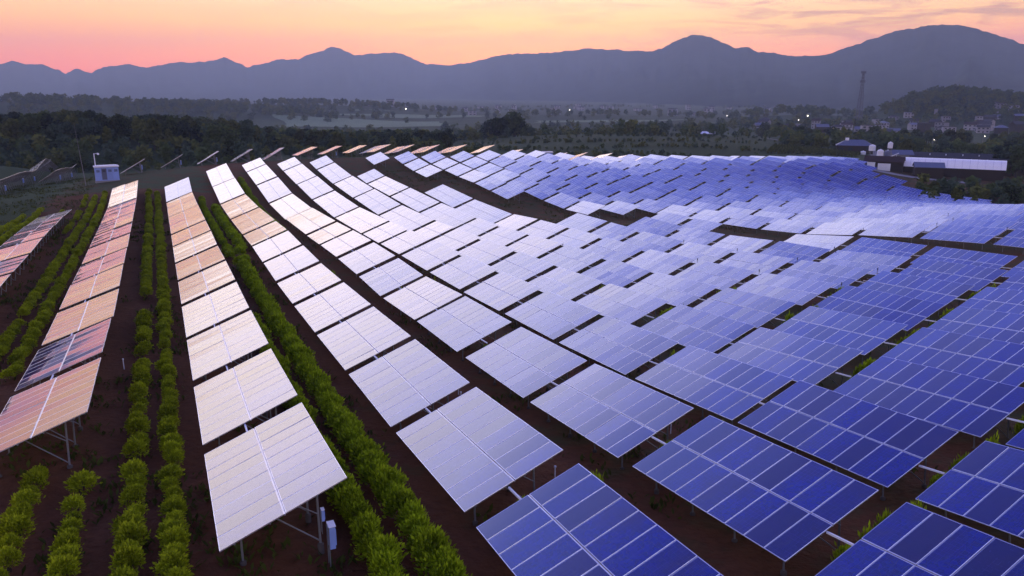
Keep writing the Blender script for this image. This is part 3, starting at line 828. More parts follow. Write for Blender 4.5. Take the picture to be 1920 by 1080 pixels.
# ------------------------------------------------------------------ trees
def crown_mesh(seed, n, w, h, leaf, material, clumps=9, base=0.25):
    """leaf-sized faces gathered in clumps; unit: metres, crown from base*h up to h"""
    r_ = np.random.default_rng(seed)
    mb = MB()
    C = []
    for i in range(clumps):
        th = r_.uniform(0, 6.28); q = math.sqrt(r_.random()) * 0.62
        zc = base + (1 - base) * r_.uniform(0.18, 0.86)
        taper = 1.0 - 0.55 * max(0, (zc - 0.55)) / 0.45
        C.append((q * math.cos(th) * w / 2 * taper, q * math.sin(th) * w / 2 * taper, zc * h, r_.uniform(0.20, 0.36) * w, r_.uniform(0.13, 0.22) * h))
    C.append((0, 0, 0.86 * h, 0.2 * w, 0.15 * h)); C.append((0, 0, 0.55 * h, 0.36 * w, 0.25 * h))
    V = np.array(C)
    for _ in range(n):
        c = V[r_.integers(0, len(V))]
        u = r_.normal(size=3); u /= np.linalg.norm(u)
        rad = r_.uniform(0.65, 1.05)
        p = np.array([c[0] + u[0] * c[3] * rad, c[1] + u[1] * c[3] * rad, c[2] + u[2] * c[4] * rad])
        d = u * 0.5 + r_.normal(size=3) * 0.6; d /= np.linalg.norm(d)
        s_ = np.cross(d, u + r_.normal(size=3) * 0.5); s_ /= (np.linalg.norm(s_) + 1e-9)
        L = leaf * r_.uniform(0.6, 1.4)
        B = L * 0.7
        mb.quad(tuple(p - d * L / 2), tuple(p + s_ * B / 2), tuple(p + d * L / 2), tuple(p - s_ * B / 2))
    return mb.mesh('crown', [material])
def trunk_mesh(seed, h, w):
    r_ = random.Random(seed); mb = MB()
    mb.tube((0, 0, -0.8), (0.02 * h, 0.01 * h, h * 0.45), 0.030 * h, 0.018 * h, 7, cap=False)
    mb.tube((0.02 * h, 0.01 * h, h * 0.45), (0, 0, h * 0.85), 0.018 * h, 0.006 * h, 6, cap=False)
    for i in range(6):
        a_ = i * 1.05 + r_.uniform(-0.3, 0.3); z0 = h * r_.uniform(0.28, 0.6)
        mb.tube((0.012 * h, 0.006 * h, z0), (math.cos(a_) * w * 0.34, math.sin(a_) * w * 0.34, z0 + h * r_.uniform(0.12, 0.26)), 0.011 * h, 0.003 * h, 5, cap=False)
    return mb.mesh('trunk', [M['trunk']])
LEAFM = [M['leafA'], M['leafB'], M['leafC']]
TPRO = []
for i in range(9):
    w_, h_ = [(7, 9), (8, 8), (6, 10)][i % 3]
    TPRO.append((crown_mesh(300 + i, 760, w_, h_, 0.95, LEAFM[i // 3], 10, 0.12), trunk_mesh(i, h_, w_), h_))
CHEAP = [crown_mesh(400 + i, 90, 8, 8.5, 2.3, LEAFM[i % 3], 6, 0.0) for i in range(6)]
TREES = []
def wood(region, n, hmin, hmax, mind, label, group, kinds=(0, 1, 2), sink=0.0):
    """region: function(rng) -> x, y ; rejects by spacing"""
    got = []
    tries = 0
    while len(got) < n and tries < n * 30:
        tries += 1
        x, y = region()
        if any((x - a_) ** 2 + (y - b_) ** 2 < mind * mind for a_, b_ in got): continue
        got.append((x, y))
    if not got: return
    ga = np.array(got); hz = ground(ga[:, 0], ga[:, 1])
    for (x, y), zz in zip(got, hz):
        TREES.append((x, y, zz - sink, random.uniform(hmin, hmax), random.choice(kinds), label, group))
def reg(px0, px1, y0, y1, bias=1.0):
    def f_():
        y = y0 + (y1 - y0) * random.random() ** bias
        return px_at(random.uniform(px0, px1), y), y
    return f_
T_hill = ('dark tree of the wood covering the hill behind the transformer cabin', 'trees of the hill wood')
wood(reg(-160, 470, 285, 420), 290, 6.5, 12, 5.2, *T_hill)
wood(reg(-60, 470, 248, 300), 90, 3.5, 6.5, 4.5, 'low shrubby tree at the foot of the hill wood', 'shrub trees at the foot of the hill')
wood(reg(300, 480, 262, 300), 20, 4, 6.5, 4.5, 'low shrubby tree at the foot of the hill wood', 'shrub trees at the foot of the hill')
wood(reg(470, 840, 330, 470), 210, 5.5, 9.5, 5.2, 'dark green tree in the wood behind the ridge tables', 'trees of the wood behind the ridge')
wood(reg(480, 900, 285, 335), 70, 2.5, 4.5, 4.5, 'low scrub tree at the near edge of the wood behind the ridge', 'scrub trees behind the ridge')
wood(reg(915, 985, 490, 530), 12, 11, 15, 4.5, 'tall dark tree of the clump standing above the farmland', 'tall clump above the farmland', (0, 2))
wood(reg(840, 1000, 480, 560), 34, 5, 8, 6, 'dark hedgerow tree at the far side of the farmland', 'hedgerow trees of the farmland')
wood(reg(1000, 1480, 520, 600), 60, 4, 9, 7, 'dark hedgerow tree at the far side of the farmland', 'hedgerow trees of the farmland')
wood(reg(1160, 1250, 470, 510), 9, 7, 10, 6, 'dark rounded tree in the group on the farmland slope', 'tree group on the farmland slope')
wood(reg(1000, 1500, 290, 330), 40, 1.6, 3.2, 5, 'low dark scrub behind the far slope of tables', 'scrub behind the far slope')
wood(reg(1420, 1510, 700, 780), 16, 9, 13, 6, 'tree before the village houses with blue haze behind', 'trees before the village')
wood(reg(1560, 1700, 425, 470), 30, 6, 9, 5, 'dark tree behind the farmhouse', 'trees behind the farmhouse')
wood(reg(1470, 1545, 415, 450), 20, 4.5, 7.5, 5, 'round dark tree beside the terraced field', 'trees beside the terraced field')
wood(reg(1690, 1960, 350, 440), 62, 5.5, 10, 5.5, 'dark tree behind the farm sheds', 'trees behind the farm sheds')
wood(reg(1500, 1960, 450, 620), 70, 5, 10, 7, 'dark tree between farm and village', 'trees between farm and village')
wood(reg(1885, 1990, 285, 340), 22, 9, 13, 5, 'tall dark tree at the end of the white-roofed shed', 'tall trees at the shed end')
wood(reg(1730, 1990, 205, 236), 46, 3.0, 5.5, 4.2, 'dark bushy tree between the last tables and the sheds', 'bushy trees beside the last tables', (0, 1))
wood(reg(1690, 1770, 222, 236), 8, 1.6, 2.6, 3.5, 'low green bush by the farm track', 'bushes by the farm track', (1,))
x_ = px_at(1302, 720); TREES.append((x_, 720, gz(x_, 720), 15, 0, 'lone tall round tree rising above the farmland hedgerow', None))
def bump_region(i):
    bx, by, hh, rx, ry = BUMPS[i]
    def f_(): return bx + random.gauss(0, 0.55) * rx, by + random.gauss(0, 0.55) * ry - ry * 0.2
    return f_
for i, n in ((0, 260), (1, 170), (2, 260), (3, 150), (4, 240), (5, 90), (6, 150), (7, 130), (8, 70), (9, 60)):
    wood(bump_region(i), n, 8, 12, 6.5, None, None, (0, 2))
for _ in range(46):
    cy = random.uniform(950, 2900) if random.random() < 0.7 else random.uniform(820, 1000)
    cx = px_at(random.uniform(-150, 2050), cy)
    wood(lambda: (cx + random.gauss(0, 1) * 95, cy + random.gauss(0, 1) * 16), 30, 5, 10.5, 6, None, None, (0, 2))
for y_, n_t in ((296, 110), (322, 80), (352, 90), (395, 80), (440, 90), (478, 90)):
    ph = random.uniform(0, 6.28)
    wood(lambda: (lambda p_: (px_at(p_, y_), y_ + 9 * math.sin(p_ / 90 + ph) + random.gauss(0, 1.6)))(random.uniform(870, 1440 if y_ < 420 else 1600)), n_t, 0.9, 2.4, 1.5, None, None, (0, 1))
wood(reg(-200, 480, 225, 262), 60, 1.0, 2.4, 4, None, None, (0, 1))
def vis(tr): return tr[3] / math.hypot(tr[0], tr[1])
named = sorted([t_ for t_ in TREES if t_[5]], key=vis, reverse=True)
single = named[:285] + [t_ for t_ in named[285:] if t_[6] is None or 'clump' in t_[6] or 'village' in t_[6]]
sset = set(id(t_) for t_ in single)
rest = [t_ for t_ in TREES if id(t_) not in sset]
for x, y, zz, h, kd, lb, gr in single:
    cm, tm, h0 = TPRO[kd * 3 + random.randrange(3)]
    s = h / h0
    e_ = empty('shrub_tree' if h < 4.5 else 'tree', (x, y, zz), (0, 0, random.uniform(0, 6.28)))
    q = random.uniform(0.9, 1.25)
    e_.scale = (s * q, s * q, s)
    tag(e_, lb, 'tree', gr)
    obj('crown', cm, e_); obj('trunk', tm, e_)
# the far woods read as one mass
def merge(name, items, protos, h0):
    vs_, fs_, ms_ = [], [], []
    off = 0
    data = []
    for me_ in protos:
        v_ = np.empty(len(me_.vertices) * 3); me_.vertices.foreach_get('co', v_); v_ = v_.reshape(-1, 3)
        f_ = np.empty(len(me_.polygons) * 4, int); me_.polygons.foreach_get('vertices', f_); f_ = f_.reshape(-1, 4)
        data.append((v_, f_))
    for x, y, zz, h, kd, lb, gr in items:
        ip = random.randrange(len(protos))
        v_, f_ = data[ip]
        a_ = random.uniform(0, 6.28); s = h / h0; q = s * random.uniform(0.95, 1.35)
        c_, s__ = math.cos(a_), math.sin(a_)
        w_ = np.stack([(v_[:, 0] * c_ - v_[:, 1] * s__) * q + x, (v_[:, 0] * s__ + v_[:, 1] * c_) * q + y, v_[:, 2] * s + zz], -1)
        vs_.append(w_); fs_.append(f_ + off); off += len(w_)
        ms_.append(np.full(len(f_), ip % 3))
    V = np.concatenate(vs_); Fc = np.concatenate(fs_)
    me_ = bpy.data.meshes.new(name)
    me_.vertices.add(len(V)); me_.vertices.foreach_set('co', V.ravel())
    me_.loops.add(Fc.size); me_.loops.foreach_set('vertex_index', Fc.ravel())
    me_.polygons.add(len(Fc)); me_.polygons.foreach_set('loop_start', np.arange(len(Fc)) * 4)
    for mm in LEAFM: me_.materials.append(mm)
    me_.polygons.foreach_set('material_index', np.concatenate(ms_).astype(np.int32))
    me_.update(); me_.validate()
    return obj(name, me_)
tag(merge('woodland', rest, CHEAP, 8.5), 'hazy woods on the far hills and on the plain', 'woodland', None, 'stuff')
print('trees', len(single), 'in woodland', len(rest))
# ------------------------------------------------------------------ buildings
M['wall_w'] = plain('pale_render_wall', (0.30, 0.30, 0.32), 0.8, 0, 0.15, 0.6, 0.2)
M['wall_g'] = plain('grey_wall', (0.22, 0.22, 0.24), 0.85, 0, 0.2, 0.6, 0.2)
M['wall_b'] = plain('brown_brick_wall', (0.035, 0.026, 0.022), 0.9, 0, 0.25, 0.8, 0.2)
M['roof_d'] = plain('dark_tile_roof', (0.05, 0.05, 0.058), 0.8, 0, 0.25, 1.2, 0.2)
M['roof_b'] = plain('blue_grey_sheet_roof', (0.11, 0.13, 0.20), 0.5, 0, 0.15, 0.8, 0.4)
M['roof_r'] = plain('red_brown_roof', (0.045, 0.028, 0.026), 0.85, 0, 0.25, 1.2, 0.2)
M['pale_sheet'] = plain('white_plastic_sheet', (0.88, 0.88, 0.90), 0.28, 0, 0.05, 0.5, 0.5)
M['window'] = plain('window_glass', (0.03, 0.035, 0.045), 0.08, 0, 0.1, 1.0, 0.6)
M['concrete'] = plain('pale_concrete', (0.23, 0.22, 0.23), 0.9, 0, 0.18, 0.35, 0.2)
M['lit'] = emit('lit_lamp', (1.0, 0.90, 0.72), 9.0)
M['litw'] = emit('lit_window', (1.0, 0.84, 0.55), 3.0)
def face_cam(x, y): return math.atan2(-x, y)      # rotation that turns local -Y to the camera
def house(px, y, w, d, h, label, group=None, roof='gable', wall='wall_w', rmat='roof_d', rot=0.0, floors=2, cols=3, rh=1.8, lit=(), name='house', door=True, sink=0.6):
    x = px_at(px, y)
    zz = gz(x, y)
    e_ = empty(name, (x, y, zz), (0, 0, face_cam(x, y) + rot))
    tag(e_, label, 'house' if name == 'house' else 'shed', group)
    b_ = MB(); b_.box(-w / 2, w / 2, -d / 2, d / 2, -sink, h, skip=('t',))
    if roof == 'gable':
        for s_ in (-1, 1): b_.tri((s_ * w / 2, -d / 2, h), (s_ * w / 2, d / 2, h), (s_ * w / 2, 0, h + rh))
    obj('wall', b_.mesh('wall', [M[wall]]), e_)
    r_ = MB(); ov = 0.4
    if roof == 'gable':
        sl = rh / (d / 2)
        for s_ in (-1, 1):
            r_.quad((-w / 2 - ov, s_ * (d / 2 + ov), h - ov * sl), (w / 2 + ov, s_ * (d / 2 + ov), h - ov * sl), (w / 2 + ov, 0, h + rh), (-w / 2 - ov, 0, h + rh))
            r_.quad((-w / 2 - ov, s_ * (d / 2 + ov), h - ov * sl + 0.16), (w / 2 + ov, s_ * (d / 2 + ov), h - ov * sl + 0.16), (w / 2 + ov, 0, h + rh + 0.16), (-w / 2 - ov, 0, h + rh + 0.16))
            r_.quad((-w / 2 - ov, s_ * (d / 2 + ov), h - ov * sl), (w / 2 + ov, s_ * (d / 2 + ov), h - ov * sl), (w / 2 + ov, s_ * (d / 2 + ov), h - ov * sl + 0.16), (-w / 2 - ov, s_ * (d / 2 + ov), h - ov * sl + 0.16))
    elif roof == 'hip':
        q = min(d / 2, w / 2 - 0.5)
        A_, B_, C_, D_ = (-w / 2 - ov, -d / 2 - ov, h), (w / 2 + ov, -d / 2 - ov, h), (w / 2 + ov, d / 2 + ov, h), (-w / 2 - ov, d / 2 + ov, h)
        P_, Q_ = (-w / 2 + q, 0, h + rh), (w / 2 - q, 0, h + rh)
        r_.quad(A_, B_, Q_, P_); r_.quad(C_, D_, P_, Q_); r_.tri(B_, C_, Q_); r_.tri(D_, A_, P_); r_.quad(A_, D_, C_, B_)
    else:
        r_.box(-w / 2 - 0.25, w / 2 + 0.25, -d / 2 - 0.25, d / 2 + 0.25, h + 0.002, h + 0.30)
        r_.box(-w / 2 + 0.2, w / 2 - 0.2, -d / 2 + 0.2, d / 2 - 0.2, h + 0.302, h + 0.55)
    ro = obj('roof', r_.mesh('roof', [M[rmat]]), e_)
    if floors:
        fh = h / floors; ww = w / (cols * 2.1); wh_ = fh * 0.45
        for fl in range(floors):
            for c in range(cols):
                if door and fl == 0 and c == cols // 2: continue
                cx = -w / 2 + w * (c + 0.5) / cols
                z0 = fl * fh + fh * 0.32
                m_ = MB(); m_.box(cx - ww / 2, cx + ww / 2, -d / 2 - 0.05, -d / 2 + 0.1, z0, z0 + wh_)
                obj('window', m_.mesh('window', [M['litw'] if (fl, c) in lit else M['window']]), e_)
        if door:
            m_ = MB(); m_.box(-0.55, 0.55, -d / 2 - 0.06, -d / 2 + 0.1, 0, 2.1)
            obj('door', m_.mesh('door', [M['roof_r']]), e_)
    return e_
# farm at the right edge of the field
x0, y0 = px_at(1688, 284), 284; x1, y1 = px_at(1884, 268), 268
Ls = math.hypot(x1 - x0, y1 - y0)
e_ = empty('long_shed', ((x0 + x1) / 2, (y0 + y1) / 2, gz((x0 + x1) / 2, (y0 + y1) / 2) + 0.4), (0, 0, math.atan2(y1 - y0, x1 - x0)))
tag(e_, 'long shed with bright white rounded sheet roof at the farm', 'shed')
b_ = MB(); b_.box(-Ls / 2, Ls / 2, -3.2, 3.2, -1.5, 3.0, skip=('t',)); obj('wall', b_.mesh('wall', [M['wall_b']]), e_)
b_ = MB(); N_ = 10
prof = [(-3.7 + 7.4 * i / N_, 2.85 + 3.0 * math.sin(math.pi * i / N_) ** 0.8) for i in range(N_ + 1)]
for i in range(N_):
    (ya, za), (yb, zb) = prof[i], prof[i + 1]
    b_.quad((-Ls / 2 - 0.4, ya, za), (Ls / 2 + 0.4, ya, za), (Ls / 2 + 0.4, yb, zb), (-Ls / 2 - 0.4, yb, zb))
    for s_ in (-1, 1): b_.tri((s_ * Ls / 2, ya, 2.9), (s_ * Ls / 2, yb, 2.9), (s_ * Ls / 2, (ya + yb) / 2, (za + zb) / 2 - 0.05))
ro = obj('roof', b_.mesh('roof', [M['pale_sheet']]), e_)
for j in range(14):
    xx = -Ls / 2 + Ls * (j + 0.5) / 14
    b_ = MB()
    for i in range(N_):
        (ya, za), (yb, zb) = prof[i], prof[i + 1]
        b_.quad((xx - 0.05, ya, za + 0.03), (xx + 0.05, ya, za + 0.03), (xx + 0.05, yb, zb + 0.03), (xx - 0.05, yb, zb + 0.03))
    obj('roof_rib', b_.mesh('roof_rib', [M['alu']]), ro)
house(1741, 266, 8.6, 6, 3.6, 'open dark shed with blue-grey corrugated roof in front of the white-roofed shed', None, 'gable', 'wall_b', 'roof_b', 0.12, 0, 0, 1.3, name='open_shed')
house(1658, 282, 12.5, 6, 3.1, 'low brown-roofed farm building with white painted wall panels', None, 'gable', 'wall_b', 'roof_r', -0.08, 0, 0, 1.6, name='farm_building')
for px, y, w in ((1633, 276.5, 2.6), (1658, 277, 4.1)):
    x = px_at(px, y); m_ = MB(); m_.box(-w / 2, w / 2, -0.12, 0.12, -0.5, 2.3); m_.box(-w / 2 - 0.06, w / 2 + 0.06, -0.18, 0.18, 2.302, 2.4)
    tag(obj('yard_wall', m_.mesh('yard_wall', [M['white']]), None, (x, y, gz(x, y)), (0, 0, face_cam(x, y) - 0.08)), 'white painted yard wall in front of the farm building, ' + ('shorter' if w < 3 else 'longer') + ' piece', 'wall')
def tank(px, y, zb, r, h, label, group):
    x = px_at(px, y); zz = gz(x, y) + zb
    e_ = empty('water_tank', (x, y, zz)); tag(e_, label, 'tank', group)
    b_ = MB(); b_.lathe([(0, 0), (r, 0), (r, h * 0.3), (r * 1.02, h * 0.31), (r * 1.02, h * 0.34), (r, h * 0.35), (r, h * 0.8), (r * 0.7, h * 0.95), (r * 0.2, h)], 16)
    obj('body', b_.mesh('body', [M['roof_b'] if 'blue' in label else M['white']]), e_)
    b_ = MB(); b_.lathe([(r * 0.2, h), (r * 0.25, h + 0.02), (r * 0.22, h + 0.18), (0, h + 0.2)], 10); obj('lid', b_.mesh('lid', [M['white']]), e_)
    if zb > 0.5:
        b_ = MB()
        for q in range(4): b_.tube((math.cos(q * 1.57) * r * 0.8, math.sin(q * 1.57) * r * 0.8, -zb - 0.3), (math.cos(q * 1.57) * r * 0.8, math.sin(q * 1.57) * r * 0.8, 0), 0.09)
        obj('stand', b_.mesh('stand', [M['steel']]), e_)
tank(1649, 296, 3.9, 1.15, 2.8, 'white water tank on a stand behind the farm building', 'white farm tanks')
tank(1663, 297, 3.9, 1.2, 2.7, 'blue-grey water tank on a stand beside the white one', None)
tank(1667, 312, 6.6, 0.95, 2.4, 'tall white water tank standing higher than the other tanks', None)
tank(1636, 372, 2.5, 1.5, 2.8, 'white water tank by the end of the farmhouse', None)
tank(1620, 382, 0.0, 1.2, 1.7, 'low white tank on the ground in front of the farmhouse', None)
x, y = px_at(1673, 290), 290
m_ = MB(); m_.tube((-1.9, 0, 4.1), (1.9, 0, 6.0), 0.16, n=8); m_.tube((-1.2, 0, -0.5), (-1.2, 0, 4.4), 0.07); m_.tube((1.2, 0, -0.5), (1.2, 0, 5.6), 0.07)
tag(obj('feed_pipe', m_.mesh('feed_pipe', [M['white']]), None, (x, y, gz(x, y)), (0, 0, face_cam(x, y))), 'slanting white feed pipe on thin props beside the tanks', 'pipe')
fh = house(1603, 398, 17, 9, 3.6, 'farmhouse with blue-grey hipped roof behind the terraced field', None, 'hip', 'wall_b', 'roof_b', 0.05, 1, 4, 2.8)
m_ = MB(); m_.box(-4.6, -2.9, -0.8, 0.8, 5.2, 7.2); obj('chimney', m_.mesh('chimney', [M['white']]), fh)
for px, y, w, lb in ((1800, 300, 34, 'long dark-roofed shed just behind the white-roofed shed'), (1790, 332, 38, 'second long dark-roofed shed, further back behind the white-roofed shed')):
    hh_ = house(px, y, w, 8, 3.4, lb, None, 'gable', 'wall_b', 'roof_d', 0.05, 0, 0, 2.0, name='long_dark_shed')
    for q in range(6):
        m_ = MB(); xx = -w * 0.42 + w * 0.84 * q / 5 + random.uniform(-1, 1); m_.lathe([(0.16, 4.4), (0.16, 4.9), (0.3, 4.95), (0.0, 5.15)], 8, xx, -2)
        obj('roof_vent', m_.mesh('roof_vent', [M['white']]), hh_)
house(1690, 338, 8, 6, 3.2, 'small dusky-roofed outbuilding behind the tanks', None, 'gable', 'wall_g', 'roof_b', 0.3, 1, 2, 1.6, name='outbuilding')
house(1326, 560, 11, 6, 2.6, 'white-roofed greenhouse among the farmland trees', None, 'gable', 'wall_w', 'pale_sheet', 0.1, 0, 0, 1.2, name='greenhouse')
for i, px in enumerate((835, 848, 860)): house(px, 545 + i * 2, 4.2, 4, 1.8, 'low white-roofed hut at the edge of the wood', 'white huts at the wood edge', 'gable', 'wall_g', 'pale_sheet', 0.1 * i, 0, 0, 0.8, name='hut')
# village
random.seed(21)
VL = ['wall_w', 'wall_g', 'wall_w', 'wall_b']; RL = ['roof_d', 'roof_d', 'roof_r', 'roof_b']
hs = []
for i in range(58):
    for _ in range(40):
        px = random.choice((random.uniform(1690, 1925), random.uniform(1420, 1925))); y = random.uniform(770, 985)
        x = px_at(px, y)
        if all(math.hypot(x - a_, y - b_) > 15 for a_, b_ in hs) and not (1600 < px < 1640 and y > 860): break
    hs.append((x, y))
    fl = random.choice((1, 2, 2, 2, 3)); rt = random.choice(('gable', 'gable', 'hip', 'flat'))
    house(px, y, random.uniform(8, 12.5), random.uniform(7, 9), fl * 2.9, 'village house at the foot of the mountains', 'village houses', rt, random.choice(VL), random.choice(RL), random.uniform(-0.6, 0.6), fl, 3, random.uniform(1.6, 2.6))
house(1573, 735, 12, 9, 9.3, 'pale village house with lit windows left of the telecom tower', None, 'hip', 'wall_w', 'roof_d', 0.1, 3, 3, 2.0, lit=((1, 0), (1, 1), (2, 0)))
house(1590, 738, 8, 8, 8.5, 'narrow white village house beside the house with lit windows', None, 'flat', 'wall_w', 'roof_d', -0.1, 3, 2, 2.0, lit=((1, 1),))
house(1626, 745, 9, 8, 10, 'three-storey white house right below the telecom tower', None, 'flat', 'wall_w', 'roof_d', 0.2, 3, 2, 2.0)
for i in range(34):
    px = random.uniform(660, 1460); y = random.uniform(1500, 2500)
    house(px, y, random.uniform(10, 20), 10, random.choice((6, 9, 9, 14)), 'distant hazy house on the plain below the mountains', 'distant houses on the plain', random.choice(('flat', 'gable')), 'wall_w', 'roof_d', random.uniform(-0.5, 0.5), 2, 2, 2.0, door=False)
# lit lamps
def lamp(px, py, label, hl=6.0, rad=1.0, y=None):
    dx, dy, dz = ray_px(px, py)
    if y is None:
        y = 300.0
        for yy in np.arange(300, 4200, 10.0):
            if CAMZ + dz / dy * yy < gz(dx / dy * yy, yy) + hl: y = yy; break
    x = dx / dy * y; zz = gz(x, y); top = CAMZ + dz / dy * y
    top = max(top, zz + 4)
    e_ = empty('street_lamp', (x, y, zz)); tag(e_, label, 'street lamp', 'lit lamps on the plain')
    m_ = MB(); m_.tube((0, 0.5, -0.5), (0, 0.5, top - zz + 0.4), 0.12, 0.08); m_.tube((0, 0.5, top - zz + 0.4), (0, -0.6, top - zz + 0.75), 0.07)
    obj('pole', m_.mesh('pole', [M['steel']]), e_)
    r_ = rad * y / F
    m_ = MB(); m_.lathe([(0.01, -r_), (r_ * 0.7, -r_ * 0.7), (r_, 0), (r_ * 0.7, r_ * 0.7), (0.01, r_)], 10)
    obj('bulb', m_.mesh('bulb', [M['lit']]), e_, (0, -0.9, top - zz))
for px, py, rad in [(639, 191, 1.0), (702, 211, 1.5), (761, 204, 1.5), (777, 196, 1.0), (871, 215, 1.1), (965, 197, 1.1), (1035, 206, 1.3), (1068, 206, 1.3), (1363, 217, 1.0), (1497, 225, 1.2), (1514, 217, 1.6), (1708, 224, 1.2), (1845, 255, 1.1), (1750, 262, 0.9)]:
    lamp(px, py, 'lit street lamp, a bright dot on the hazy plain', rad=rad * 0.62)
# telecom tower
y = 905; x = px_at(1611, y); zb = gz(x, y)
HT = 66.0
e_ = empty('telecom_tower', (x, y, zb), (0, R(4.0) * 0, 0.4)); tag(e_, 'tall steel lattice telecom tower above the village', 'tower')
M['tower'] = plain('tower_steel', (0.10, 0.11, 0.14), 0.6, 0.3)
def hw(zz): return 2.9 - 2.25 * min(1, zz / 58)
for sx, sy in ((1, 1), (1, -1), (-1, -1), (-1, 1)):
    m_ = MB(); zs = np.linspace(0, 62, 9)
    for a_, b_ in zip(zs[:-1], zs[1:]): m_.tube((sx * hw(a_), sy * hw(a_), a_), (sx * hw(b_), sy * hw(b_), b_), 0.30, n=5)
    obj('tower_leg', m_.mesh('tower_leg', [M['tower']]), e_)
cs = [(1, 1), (1, -1), (-1, -1), (-1, 1)]
m_ = MB(); zs = np.linspace(0, 60, 17)
for a_, b_ in zip(zs[:-1], zs[1:]):
    for i in range(4):
        p_, q_ = cs[i], cs[(i + 1) % 4]
        m_.tube((p_[0] * hw(a_), p_[1] * hw(a_), a_), (q_[0] * hw(b_), q_[1] * hw(b_), b_), 0.16, n=4, cap=False)
        m_.tube((q_[0] * hw(a_), q_[1] * hw(a_), a_), (p_[0] * hw(b_), p_[1] * hw(b_), b_), 0.16, n=4, cap=False)
        m_.tube((p_[0] * hw(b_), p_[1] * hw(b_), b_), (q_[0] * hw(b_), q_[1] * hw(b_), b_), 0.16, n=4, cap=False)
obj('bracing', m_.mesh('bracing', [M['tower']]), e_)
for zz in (50, 60):
    m_ = MB(); m_.lathe([(0.5, zz), (2.3, zz), (2.3, zz + 0.25), (0.5, zz + 0.25)], 12); m_.lathe([(2.3, zz + 1.0), (2.36, zz + 1.0), (2.36, zz + 1.12), (2.3, zz + 1.12)], 12)
    obj('platform', m_.mesh('platform', [M['tower']]), e_)
    for q in range(6):
        a_ = q * 1.047; m_ = MB(); cx, cy = 2.45 * math.cos(a_), 2.45 * math.sin(a_)
        m_.box(cx - 0.2, cx + 0.2, cy - 0.2, cy + 0.2, zz - 0.6, zz + 2.0); obj('antenna', m_.mesh('antenna', [M['tower']]), e_)
m_ = MB(); m_.tube((0, 0, 60), (0, 0, HT), 0.14, 0.05, 5); obj('lightning_rod', m_.mesh('lightning_rod', [M['tower']]), e_)
# transformer cabins
def cabin(l, a, w, h, d, label):
    x, y = to_w(l, a); zz = gz(x, y)
    e_ = empty('transformer_cabin', (x, y, zz), (0, 0, face_cam(x, y) + 0.06)); tag(e_, label, 'cabin')
    m_ = MB(); m_.box(-w / 2, w / 2, -d / 2, d / 2, 0.3, h); obj('body', m_.mesh('body', [M['greyblue']]), e_)
    m_ = MB(); m_.box(-w / 2 - 0.1, w / 2 + 0.1, -d / 2 - 0.1, d / 2 + 0.1, -0.6, 0.298); obj('plinth', m_.mesh('plinth', [M['concrete']]), e_)
    m_ = MB(); m_.box(-w / 2 - 0.15, w / 2 + 0.15, -d / 2 - 0.15, d / 2 + 0.15, h + 0.002, h + 0.22); m_.box(-w / 2 + 0.2, w / 2 - 0.2, -d / 2 + 0.2, d / 2 - 0.2, h + 0.222, h + 0.32); obj('roof', m_.mesh('roof', [M['white']]), e_)
    for q in range(4):
        xx = -w / 2 + w * (q + 0.5) / 4
        m_ = MB(); m_.box(xx - w * 0.105, xx + w * 0.105, -d / 2 - 0.04, -d / 2 - 0.002, 0.5, h - 0.25)
        dr = obj('door', m_.mesh('door', [M['greyblue'] if q != 1 else M['roof_b']]), e_)
        m_ = MB()
        for s_ in range(5): m_.box(xx - w * 0.07, xx + w * 0.07, -d / 2 - 0.065, -d / 2 - 0.042, h - 0.95 + s_ * 0.1, h - 0.90 + s_ * 0.1)
        obj('vent', m_.mesh('vent', [M['dark']]), dr)
cabin(-9.9, 179.5, 4.3, 3.0, 2.4, 'blue-white transformer cabin with four doors below the wooded hill')
cabin(111.5, 220, 3.4, 2.6, 2.2, 'small pale blue cabin on the ridge among the far tables')
x, y = to_w(-11.9, 181); zz = gz(x, y)
e_ = empty('lamp_post', (x, y, zz), (0, 0, face_cam(x, y))); tag(e_, 'white camera and lamp post beside the transformer cabin', 'post')
m_ = MB(); m_.tube((0, 0, -0.3), (0, 0, 5.9), 0.11, 0.08, 8); obj('pole', m_.mesh('pole', [M['white']]), e_)
m_ = MB(); m_.tube((0, 0, 5.75), (0.75, -0.1, 5.95), 0.06); obj('arm', m_.mesh('arm', [M['white']]), e_)
m_ = MB(); m_.lathe([(0.02, 5.55), (0.2, 5.62), (0.24, 5.8), (0.12, 5.95), (0.02, 5.97)], 10, 0.75, -0.1); obj('lamp_head', m_.mesh('lamp_head', [M['white']]), e_)
x, y = to_w(-13.6, 175); zz = gz(x, y)
e_ = empty('lightning_mast', (x, y, zz), (0, R(-3.5), 0)); tag(e_, 'thin tall grey lightning mast left of the transformer cabin', 'mast')
m_ = MB(); m_.tube((0, 0, -0.3), (0, 0, 7), 0.075, 0.05, 6); obj('mast', m_.mesh('mast', [M['steel']]), e_)
m_ = MB(); m_.tube((0, 0, 7), (0, 0, 12.2), 0.04, 0.015, 6); obj('rod', m_.mesh('rod', [M['steel']]), e_)
